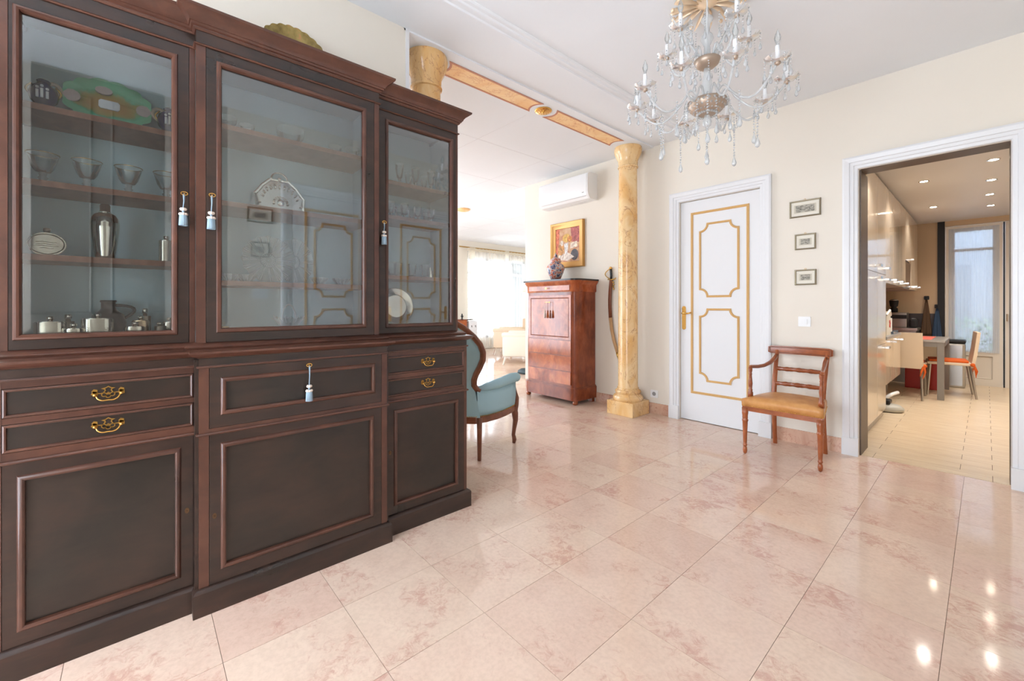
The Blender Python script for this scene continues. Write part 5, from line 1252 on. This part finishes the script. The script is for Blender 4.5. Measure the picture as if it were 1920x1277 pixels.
unit('tall_kitchen_unit', 'tall cream lacquered larder unit next to the kitchen doorway', 4.925, 5.505, .09, 2.50, ((4.925, 5.505, .09, 1.535, 5.47, 1.48), (4.925, 5.505, 1.535, 2.50, 5.47, 1.60)), kick=1)
unit('tall_kitchen_unit', 'tall cream lacquered larder unit beside the worktop', 5.507, 6.045, .09, 2.50, ((5.507, 6.045, .09, .80, 6.0, .76), (5.507, 6.045, .80, 1.535, 6.0, 1.48), (5.507, 6.045, 1.535, 2.50, 6.0, 1.60)), kick=1)
for k, (a, b, lb) in enumerate(((6.047, 6.60, 'beside the tall larder units'), (6.602, 7.16, 'second from the larder units'), (7.162, 7.72, 'third from the larder units'))):
    unit('wall_cabinet', 'cream gloss wall cabinet over the worktop, '+lb, a, b, 1.45, 2.50, ((a, b, 1.45, 2.50, b-.03, 1.50),))
t = unit('wall_cabinet', 'cream gloss wall cabinet framing the built-in microwave', 7.722, 8.33, 1.44, 2.50, ((7.722, 8.33, 1.82, 2.50, 8.3, 1.86),))
bm = BM(); box(bm, FX_-.02, FX_-.003, 7.74, 8.315, 1.455, 1.805); obj('microwave_front', bm, pmat('smoked_glass', srgb(70, 60, 56), .1), t)
unit('wall_cabinet', 'cream gloss wall cabinet next to the bare ochre wall', 8.332, 9.20, 1.44, 2.50, ((8.332, 8.76, 1.44, 2.50, 8.73, 1.49), (8.762, 9.20, 1.44, 2.50, 9.17, 1.49)))
for a, b, lb in ((6.047, 6.62, 'beside the larder unit'), (6.622, 7.19, 'next to the dining table')):
    unit('floating_base_cabinet', 'floating cream base cabinet under the worktop, '+lb, a, b, .34, .835, ((a, b, .34, .835, b-.05, .79),))
bm = BM(); box(bm, KX0+.005, FX_+.01, 6.047, 7.20, .837, .867, .002); tag(obj('worktop', bm, pmat('grey_composite', srgb(150, 148, 146), .25), None, loc=(-1.0, 6.6, .837)), 'grey composite worktop on the floating base cabinets', 'worktop')
# things under and on the worktop
t = thing('canister_vacuum', 'grey floor-care appliance lying under the floating cabinet', 'vacuum', (-.74, 6.45, 0))
bm = BM(); lathe(bm, [(.10, 0), (.17, .01), (.175, .04), (.14, .075), (.06, .085)], 20, (-.78, 6.42, 0), sx=1, sy=.75); obj('base', bm, pmat('grey_plastic_body', srgb(186, 182, 170), .4), t, True)
bm = BM(); box(bm, -.84, -.72, 6.34, 6.50, .0855, .13, .015); obj('head', bm, M['dark'], t); bm = BM(); tube(bm, [(-.80, 6.50, .11), (-.74, 6.64, .16), (-.70, 6.76, .17)], .02, 8); obj('nozzle', bm, M['plastic'], t, True)
t = thing('bread_bin', 'cream enamel bread bin with red flowers on the worktop', 'bread bin', (-.86, 6.45, .867))
bm = BM(); prism(bm, [(6.30, .867), (6.62, .867), (6.64, .93), (6.60, 1.08), (6.50, 1.14), (6.36, 1.14), (6.30, 1.08)], lambda u, v, h: (h, u, v), -1.0, -.745); obj('bin_body', bm, pmat('cream_enamel', srgb(232, 220, 196), .2), t, 'auto')
bm = BM(); box(bm, -.744, -.735, 6.60, 6.63, .90, 1.06); tube(bm, [(-.745, 6.30, 1.10), (-.735, 6.46, 1.155), (-.745, 6.60, 1.09)], .01, 8); obj('white_trim', bm, M['plastic'], t)
bm = BM()
for y, z in ((6.52, 1.02), (6.55, 1.0), (6.53, .97)): sph(bm, (-.743, y, z), .02, 8, 5, (.3, 1, 1))
obj('flower_decal', bm, pmat('red_enamel', srgb(186, 40, 36), .3), t)
bm = BM(); box(bm, -.95, -.73, 6.70, 7.10, .868, .90, .004); tag(obj('glass_scale', bm, pmat('dark_glass', srgb(96, 108, 122), .1), None, loc=(-.84, 6.9, .868)), 'flat grey glass board lying at the worktop edge', 'board')
# dining table
M['tsteel'] = pmat('satin_grey_metal', srgb(138, 130, 120), .45, .3)
t = thing('dining_table', 'grey metal dining table with a red runner in the kitchen', 'table', (-.86, 8.15, 0))
TX0, TX1, TY0, TY1 = -1.33, -.345, 7.62, 8.75
bm = BM(); box(bm, TX0, TX1, TY0, TY1, .735, .757, .003); obj('tabletop', bm, pmat('grey_table_top', srgb(168, 160, 150), .25), t)
bm = BM(); sweep(bm, rect(TX0+.01, TX1-.01, TY0+.01, TY1-.01), [(-.03, .675), (0, .675), (0, .735), (-.03, .735)], fz(0)); obj('apron', bm, M['tsteel'], t)
for x, y in ((TX0+.04, TY0+.04), (TX1-.04, TY0+.04), (TX0+.04, TY1-.04), (TX1-.04, TY1-.04)): bm = BM(); box(bm, x-.032, x+.032, y-.032, y+.032, 0, .735, .002); obj('leg', bm, M['tsteel'], t)
bm = BM(); box(bm, -1.25, -.48, 7.78, 8.60, .758, .761); tag(obj('table_runner', bm, pmat('coral_cloth', srgb(226, 110, 92), .8), None, loc=(-.86, 8.2, .758)), 'coral red cloth lying on the kitchen table', 'cloth')
M['cushion'] = pmat('orange_cushion', srgb(214, 96, 30), .8); M['kleather'] = pmat('pale_leatherette', srgb(228, 206, 178), .45)
def kchair(label, x, y, rz):
    t = thing('kitchen_chair', label, 'chair', (x, y, 0), rz, 'pale kitchen chairs', world=False)
    def ad(nme, bm, mat, sm=False): o = obj(nme, bm, mat, None, sm); o.parent = t; return o
    bm = BM(); box(bm, -.21, .21, -.20, .22, .42, .455, .01); ad('seat', bm, M['kleather'])
    bm = BM(); rows = []
    for k in range(9):
        f = k/8; z = .40+.46*f; y0 = -.20-.018*math.sin(PI*f)-.055*f*f; w = .21-.006*f
        rows.append([bm.verts.new(p) for p in ((-w, y0-.016, z), (w, y0-.016, z), (w, y0+.016, z), (-w, y0+.016, z))])
    for A, B in zip(rows, rows[1:]):
        for i in range(4): bm.faces.new((A[i], A[(i+1) % 4], B[(i+1) % 4], B[i]))
    bm.faces.new(rows[0][::-1]); bm.faces.new(rows[-1]); ad('backrest', bm, M['kleather'], 'auto')
    for sx in (-1, 1):
        bm = BM(); tube(bm, [(sx*.185, .19, .42), (sx*.195, .215, 0)], [.015, .012], 8); ad('leg', bm, M['steel']); bm = BM(); tube(bm, [(sx*.185, -.18, .42), (sx*.20, -.235, 0)], [.015, .012], 8); ad('leg', bm, M['steel'])
    bm = BM(); box(bm, -.19, .19, -.17, .20, .456, .485, .012); cu = ad('seat_cushion', bm, M['cushion'])
    for sx in (-1, 1):
        bm = BM(); sph(bm, (sx*.215, -.20, .44), .03, 8, 5, (1, .8, .8)); tube(bm, [(sx*.215, -.21, .44), (sx*.225, -.225, .36), (sx*.205, -.23, .28)], [.012, .010, .004], 6); tube(bm, [(sx*.21, -.21, .44), (sx*.19, -.24, .36), (sx*.18, -.235, .31)], [.012, .010, .004], 6)
        c = obj('tie_ribbon', bm, M['cushion'], None); c.parent = cu
kchair('pale leatherette kitchen chair with its back to the hall doorway', -.735, 7.63, 0)
kchair('pale leatherette kitchen chair with orange tied cushion, side-on at the table end', -.335, 8.22, PI/2+.1)
bm = BM(); box(bm, -.80, -.44, 8.48, 8.72, 0, .40, .01); tag(obj('red_crate', bm, pmat('red_plastic', srgb(176, 44, 28), .4), None, loc=(-.62, 8.6, 0)), 'red box standing on the floor under the kitchen table', 'box')
t = thing('waste_bin', 'tall brushed steel waste bin beside the garden door', 'bin', (-.30, 9.12, 0))
bm = BM(); box(bm, -.42, -.20, 8.98, 9.26, 0, .65, .03); obj('body', bm, M['steel'], t); bm = BM(); box(bm, -.425, -.195, 8.975, 9.265, .651, .70, .02); obj('lid', bm, M['dark'], t)
# back counter with small appliances
bm = BM(); box(bm, KX0+.005, -.70, 8.92, KY-.025, .82, .86, .003); box(bm, KX0+.02, -.72, 9.0, KY-.03, 0, .82); tag(obj('back_counter', bm, M['steel'], None, loc=(-.94, 9.2, 0)), 'grey counter along the ochre kitchen wall', 'counter')
t = thing('coffee_grinder', 'black coffee grinder standing on the steel appliance box', 'grinder', (-.985, 9.2, 1.1))
bm = BM(); lathe(bm, [(.05, 1.10), (.05, 1.16), (.03, 1.18), (.05, 1.20), (.06, 1.28), (.055, 1.29)], 16, (-1.0, 9.22, 0)); obj('body', bm, M['dark'], t, True); bm = BM(); lathe(bm, [(.056, 1.29), (.04, 1.31), (.01, 1.315)], 16, (-1.0, 9.22, 0)); obj('lid', bm, M['steel'], t, True)
t = thing('coffee_machine', 'grey steel espresso machine on the kitchen counter', 'coffee machine', (-.93, 9.18, .86))
bm = BM(); box(bm, -1.10, -.83, 9.05, 9.35, .861, 1.098, .01); obj('housing', bm, M['steel'], t); bm = BM(); box(bm, -1.09, -.83, 9.04, 9.05, 1.0, 1.06); obj('control_panel', bm, M['dark'], t)
t = thing('toaster', 'black toaster beside the espresso machine', 'toaster', (-.76, 9.2, .86))
bm = BM(); box(bm, -.81, -.71, 9.06, 9.28, .861, 1.0, .03); obj('housing', bm, M['dark'], t); bm = BM(); box(bm, -.78, -.74, 9.10, 9.24, .995, 1.006); obj('slot', bm, M['steel'], t)
def towel(label, px, py, z1, col, w):
    x, z = onY(px, py, KY-.05)
    t = thing('tea_towel', label, 'towel', (x, KY-.05, z-.6))
    bm = BM(); rows = []
    for k in range(9):
        f = k/8; hw = .012+w*f**.8; rows.append([bm.verts.new((x+hw*(-1+2*i/10), KY-.05-.014*math.cos(i*2.2)*(.3+f), z-(z-z1)*f)) for i in range(11)])
    for A, B in zip(rows, rows[1:]):
        for i in range(10): bm.faces.new((A[i], A[i+1], B[i+1], B[i]))
    bmesh.ops.solidify(bm, geom=bm.faces[:], thickness=.004); obj('cloth', bm, plaster(label[:8]+'_cloth', srgb(*col), .9, .2), t, True)
    bm = BM(); tube(bm, [(x, KY-.024, z+.02), (x, KY-.07, z+.015), (x, KY-.07, z+.04)], .008, 6); prism(bm, rrect(x-.03, x+.03, z-.0, z+.06, .01), fy(KY-.0125), 0, .01); obj('hook', bm, M['dark'], t)
towel('brown tea towel hanging from a hook on the ochre wall', 1737, 562, .70, (150, 118, 92), .058); towel('blue checked tea towel hanging beside the dark wall strip', 1757, 578, .68, (98, 124, 158), .050)
# garden door: two leaves with sheers
M['kframe'] = pmat('white_door_paint', srgb(226, 216, 202), .4); M['sheer_k'] = sheer('sheer_voile', (.78, .87, 1.0), .34)
for k, (a, b) in enumerate(((-.425, .165), (.185, .955))):
    d = thing('door_%d' % (k+4), None, None, ((a+b)/2, KY+.05, 0), kind='structure'); z0, z1 = .02, 2.44
    bm = BM()
    st = .10
    for r in (rect(a, a+st, z0, z1), rect(b-st, b, z0, z1), rect(a+st, b-st, z0, .10), rect(a+st, b-st, .445, .52), rect(a+st, b-st, z1-.09, z1)): prism(bm, r, fy(KY+.06), 0, .05)
    obj('leaf_frame', bm, M['kframe'], d)
    bm = BM(); prism(bm, rect(a+st, b-st, 2.045, 2.085), fy(KY+.055), 0, .035); obj('glazing_bar', bm, M['kframe'], d)
    bm = BM(); prism(bm, rect(a+st, b-st, .10, .445), fy(KY+.05), 0, .02); lo = obj('lower_panel', bm, M['kframe'], d)
    bm = BM(); sweep(bm, rect(a+st+.01, b-st-.01, .11, .435), [(-.008, 0), (0, .008), (.008, 0)], fy(KY+.03)); obj('panel_moulding', bm, M['kframe'], lo)
    for za, zb_ in ((.52, 2.045), (2.085, z1-.09)): bm = BM(); prism(bm, rect(a+st, b-st, za, zb_), fy(KY+.045), 0, .004); obj('pane', bm, M['wpane'], d)
    bm = BM(); n = 60; A = []; B = []
    for i in range(n+1):
        x = a+.035+(b-a-.07)*i/n; yy = KY-.012-.006*math.sin(i*1.3); A.append(bm.verts.new((x, yy, .50))); B.append(bm.verts.new((x, yy, 2.40)))
    for i in range(n): bm.faces.new((A[i], A[i+1], B[i+1], B[i]))
    obj('sheer_panel', bm, M['sheer_k'], d, True)
    if k == 1:
        bm = BM(); tube(bm, [(a+.02, KY+.01, 1.08), (a+.02, KY-.05, 1.08), (a+.02, KY-.05, .98)], .011, 8); obj('lever', bm, M['chrome'], d)
bm = BM(); box(bm, .167, .183, KY, KY+.06, 0, 2.44); struct('trim_11', bm, M['dark'])
bm = BM(); box(bm, FD[0], FD[1], KY+.005, KY+.19, -.02, .019); struct('trim_12', bm, M['kframe'])
# kitchen downlights
for k, (x, y, lb) in enumerate(((-.441, 6.254, 'round recessed downlight above the edge of the floating worktop'), (.045, 5.796, 'round recessed downlight in the kitchen ceiling, closest to the hall doorway'), (.037, 6.709, 'round recessed downlight second from the hall doorway in its row'), (.029, 7.557, 'round recessed downlight third from the hall doorway in its row'), (-.47, 7.965, 'round recessed downlight above the kitchen dining table'), (-.45, 4.95, 'round recessed downlight above the tall larder unit front'), (.04, 8.40, 'round recessed downlight closest to the garden door'), (.55, 6.3, 'round recessed downlight out in the kitchen beyond the door casing'), (.55, 7.6, 'round recessed downlight deep in the kitchen beyond the door casing'))):
    t = thing('recessed_downlight', lb, 'downlight', (x, y, KZ-.01), group='recessed downlights in the kitchen ceiling')
    bm = BM(); sweep(bm, [(x+.036*math.cos(2*PI*i/24), y+.036*math.sin(2*PI*i/24)) for i in range(24)], [(-.004, -.004), (.008, -.004), (.008, 0), (-.004, 0)], fz(KZ)); obj('trim_ring', bm, M['chrome'], t)
    em = bpy.data.materials.get('downlight_glow')
    if not em:
        em = bpy.data.materials.new('downlight_glow'); em.use_nodes = True; p = em.node_tree.nodes['Principled BSDF']; p.inputs['Emission Color'].default_value = (1, .86, .68, 1); p.inputs['Emission Strength'].default_value = 22
    bm = BM(); lathe(bm, [(.030, -.001), (.030, 0)], 20, (x, y, KZ)); obj('lamp_lens', bm, em, t)
    l = bpy.data.lights.new('downlight_lamp', 'SPOT'); l.energy = 10; l.color = (1, .94, .87); l.spot_size = 2.3; l.spot_blend = .8; l.shadow_soft_size = .03
    lo = bpy.data.objects.new('downlight_lamp', l); COL.objects.link(lo); lo.parent = t; lo.location = (0, 0, -.004)
# outside the garden door
bm = BM(); box(bm, -6, 6, KY+.2, KY+16, -.12, -.02); tag(obj('garden_ground', bm, pmat('garden_paving', srgb(170, 160, 145), .9)), kind='structure')
bm = BM(); box(bm, -3.2, 3.2, KY, KY+.2, KZ+.1, 7.5); box(bm, -3.2, KX0-.1, KY, KY+.2, 0, KZ+.1); box(bm, KX1+.1, 3.2, KY, KY+.2, 0, KZ+.1); struct('wall_sky_screen', bm, pmat('upper_render', srgb(200, 200, 200), .8))  # unseen wall added to stop sky light coming over the kitchen roof
t = thing('neighbouring_house', 'white rendered house standing across the garden', 'building', (0, KY+6, -.02)); mw = pmat('white_render', srgb(196, 202, 212), .8)
bm = BM(); box(bm, -3.2, 3.2, KY+5.5, KY+8, -.02, 7.5); obj('facade', bm, mw, t)
for s in (-1, 1): bm = BM(); box(bm, *sorted((s*3.0, s*3.2)), KY+.25, KY+5.5, -.02, 7.5); obj('sky_block_wall', bm, mw, t)  # tall side walls added out of view to dim the light outside
for z0, z1 in ((.8, 2.2), (3.4, 4.9)):
    for x0 in (-2.4, -.95, .35, 1.7): bm = BM(); box(bm, x0, x0+.7, KY+5.47, KY+5.5, z0, z1); w = obj('window', bm, pmat('grey_shutter', srgb(160, 166, 176), .6), t)
bm = BM(); rnd = random.Random(5)
for i in range(2600):
    x = rnd.uniform(-2.5, 2.5); y = KY+rnd.uniform(3.2, 4.0); z = rnd.uniform(0, .95); a = rnd.uniform(0, 2*PI); s = rnd.uniform(.04, .08); u = Vector((math.cos(a), math.sin(a), rnd.uniform(-.4, .6))).normalized(); v = u.cross(Vector((rnd.uniform(-1, 1), rnd.uniform(-1, 1), 1))).normalized(); c = Vector((x, y, z))
    vs = [bm.verts.new(c+p) for p in (-u*s, v*s*.45, u*s, -v*s*.45)]; bm.faces.new(vs)
tag(obj('garden_hedge', bm, pmat('leaf_green', srgb(150, 176, 140), .35), None, loc=(0, KY+3.6, 0)), 'leafy green hedge outside the garden door', 'hedge', kind='stuff')

# ================================================================ LIVING ROOM
M['sheer_l'] = sheer('ivory_sheer', (.98, .96, .91), .62); M['drape'] = sheer('ivory_drape', (.95, .90, .80), .06)
def curtain(label, y0, y1, x, folds, mat, z0=.03, z1=2.70, amp=.035, nme='sheer_curtain', group=None, pinch=0):
    t = thing(nme, label, 'curtain', (x, (y0+y1)/2, z0), group=group)
    bm = BM(); n = folds*8; rows = []
    for k in range(9):
        f = k/8; z = z0+(z1-z0)*f; row = []
        for i in range(n+1):
            s = i/n; yy = y0+(y1-y0)*s; c = (y0+y1)/2; yy = c+(yy-c)*(1-pinch*math.sin(PI*min(1, f*1.6))*.5 if f < .62 else 1-pinch*.5*math.sin(PI*min(1, f*1.6)))
            row.append(bm.verts.new((x+amp*(1-.4*f)*math.sin(2*PI*folds*s+.6*math.sin(5*s)), yy, z)))
        rows.append(row)
    for A, B in zip(rows, rows[1:]):
        for i in range(n): bm.faces.new((A[i], A[i+1], B[i+1], B[i]))
    obj('cloth', bm, mat, t, True)
    bm = BM(); A = []; B = []; n = folds*16
    for i in range(n+1): s = i/n; yy = y0+(y1-y0)*s; xx = x+.02*math.sin(2*PI*folds*3*s); A.append(bm.verts.new((xx, yy, z1-.005))); B.append(bm.verts.new((xx+.01, yy, z1+.075+.006*math.sin(40*s))))
    for i in range(n): bm.faces.new((A[i], A[i+1], B[i+1], B[i]))
    obj('gathered_heading', bm, M['drape'], t, True)
cx_ = LIVX+.12
curtain('ivory sheer curtain beside the sideboard in the living room', 6.62, 7.40, cx_, 7, M['sheer_l'], pinch=.08)
curtain('ivory sheer curtain hanging in the middle of the living room window', 7.41, 8.03, cx_, 6, M['sheer_l'])
curtain('ivory sheer curtain behind the white armchairs', 8.04, 8.82, cx_, 7, M['sheer_l'])
curtain('ivory sheer curtain nearest the far living room corner', 8.83, 9.7, cx_, 7, M['sheer_l'])
curtain('ivory drape drawn back at the edge of the living room window', 6.62, 6.80, cx_+.10, 4, M['drape'], amp=.03)
curtain('ivory drape gathered between the living room windows', 7.86, 8.0, cx_+.12, 3, M['drape'], amp=.03)
curtain('wide ivory sheer over the living room window hidden behind the cabinet', 1.8, 5.15, cx_, 22, M['sheer_l'])
bm = BM(); tube(bm, [(cx_-.06, 6.4, 2.80), (cx_-.06, 9.8, 2.80)], .015, 8); tag(obj('curtain_rail', bm, M['brass'], None, loc=(cx_-.06, 8.1, 2.80)), 'curtain rail above the living room window', 'rail')
def wingchair(label, x, y, rz, mat):
    t = thing('white_armchair', label, 'armchair', (x, y, 0), rz, world=False)
    def ad(nme, bm, m, sm='auto'): o = obj(nme, bm, m, None, sm); o.parent = t; return o
    bm = BM(); box(bm, -.42, .42, -.42, .40, .17, .60, .05); ad('body', bm, mat)
    bm = BM(); box(bm, -.30, .30, -.18, .42, .60, .62, .01) if False else box(bm, -.29, .29, -.15, .41, .45, .56, .04); ad('seat_cushion', bm, mat)
    bm = BM(); rows = []
    for k in range(6):
        f = k/5; z = .58+.32*f; w = .30+.16*f**.8; y0 = -.42-.10*f
        rows.append([bm.verts.new(p) for p in ((-w, y0+.06*f, z), (-w*.6, y0-.02, z), (0, y0-.03, z), (w*.6, y0-.02, z), (w, y0+.06*f, z), (w-.03, y0+.12+.06*f, z), (0, y0+.10, z), (-w+.03, y0+.12+.06*f, z))])
    for A, B in zip(rows, rows[1:]):
        for i in range(8): bm.faces.new((A[i], A[(i+1) % 8], B[(i+1) % 8], B[i]))
    bm.faces.new(rows[0][::-1]); bm.faces.new(rows[-1]); ad('headrest', bm, mat)
    for sx in (-1, 1):
        bm = BM(); box(bm, sx*.36-.06, sx*.36+.06, -.40, .42, .55, .66, .045); ad('arm', bm, mat)
        for sy in (-1, 1):
            bm = BM(); tube(bm, [(sx*.36, sy*.34, .17), (sx*.40, sy*.38, 0)], .018, 6); tube(bm, [(sx*.26, sy*.34, .17), (sx*.39, sy*.38, .01)], .012, 6); ad('metal_leg', bm, M['chrome'])
    return t
wingchair('off-white leather armchair nearer the secretaire in the living room', -6.48, 6.10, math.radians(128), M['wleather'])
wingchair('beige leather armchair standing closer to the living room window', -7.95, 7.05, math.radians(128), pmat('beige_leather', srgb(224, 200, 170), .5))
t = thing('sideboard', 'orange-brown wooden sideboard at the living room window wall', 'sideboard', (-8.9, 5.7, 0))
bm = BM(); box(bm, -9.3, -8.8, 5.2, 6.26, .08, .84, .004); obj('carcass', bm, M['cherry'], t); bm = BM(); box(bm, -9.32, -8.78, 5.18, 6.28, .841, .862, .003); obj('top', bm, M['cherrys'], t)
for y in (5.24, 6.22):
    for x in (-9.26, -8.84): bm = BM(); box(bm, x-.03, x+.03, y-.03, y+.03, 0, .08); obj('foot', bm, M['cherrys'], t)
for a, b in ((5.22, 5.72), (5.74, 6.24)): bm = BM(); box(bm, -8.8, -8.785, a, b, .12, .82, .003); obj('door', bm, M['cherry'], t)
t = thing('white_chest', 'white painted chest of drawers with black drop handles by the curtain', 'chest', (-8.95, 6.46, 0)); wp = pmat('white_lacquer', srgb(235, 236, 240), .3)
bm = BM(); box(bm, -9.12, -8.8, 6.32, 6.58, .0, .82, .004); obj('carcass', bm, wp, t)
for k in range(3):
    z = .06+.25*k; bm = BM(); box(bm, -8.8, -8.788, 6.33, 6.59, z, z+.23, .003); d = obj('drawer', bm, wp, t)
    for y in (6.40, 6.52): bm = BM(); sph(bm, (-8.782, y, z+.13), .012, 8, 5); tube(bm, [(-8.78, y, z+.13), (-8.775, y, z+.09)], .006, 6); obj('drop_handle', bm, M['dark'], d)
t = thing('small_bronze_figure', 'small dark bronze figure on the wooden sideboard', 'figurine', (-8.9, 6.18, .862))
bm = BM(); lathe(bm, [(.03, .862), (.03, .875), (.012, .885), (.03, .92), (.035, .95), (.014, .97), (.02, .99), (.005, 1.01)], 12, (-8.9, 6.18, 0)); obj('figure', bm, M['dark'], t, True)
bm = BM(); tube(bm, [(-8.95, 6.34, .83), (-8.95, 6.42, .846), (-8.93, 6.55, .85)], [.01, .016, .006], 6); tag(obj('small_ornament', bm, M['dark'], None, True, loc=(-8.95, 6.42, .83)), 'dark metal ornament lying on the white chest', 'ornament')
t = thing('floor_lamp', 'cream-shaded lamp just beyond the end of the secretaire wall', 'lamp', (-4.93, 4.86, 0))
bm = BM(); lathe(bm, [(.13, 0), (.13, .015), (.03, .03), (.012, .04)], 24, (-4.93, 4.86, 0)); obj('base', bm, M['brass'], t, True); bm = BM(); tube(bm, [(-4.93, 4.86, .03), (-4.93, 4.86, 1.5)], .011, 8); obj('pole', bm, M['brass'], t)
bm = BM(); shell(bm, [(.20, 1.44), (.11, 1.70)], 32, (-4.93, 4.86, 0)); obj('lamp_shade', bm, pmat('cream_shade', srgb(226, 210, 184), .8), t, True)
bm = BM(); lathe(bm, [(.10, 0), (.16, .01), (.15, .05), (.07, .09), (.02, .10)], 16, (-5.44, 5.12, 0), sx=1, sy=.6); t = obj('floor_mop_head', bm, pmat('dark_teal_plastic', srgb(52, 66, 70), .5), None, True, loc=(-5.44, 5.12, 0)); tag(t, 'dark object lying on the living room floor by the lamp', 'object')
for o in bpy.data.objects:
    if '_o' in o: del o['_o']
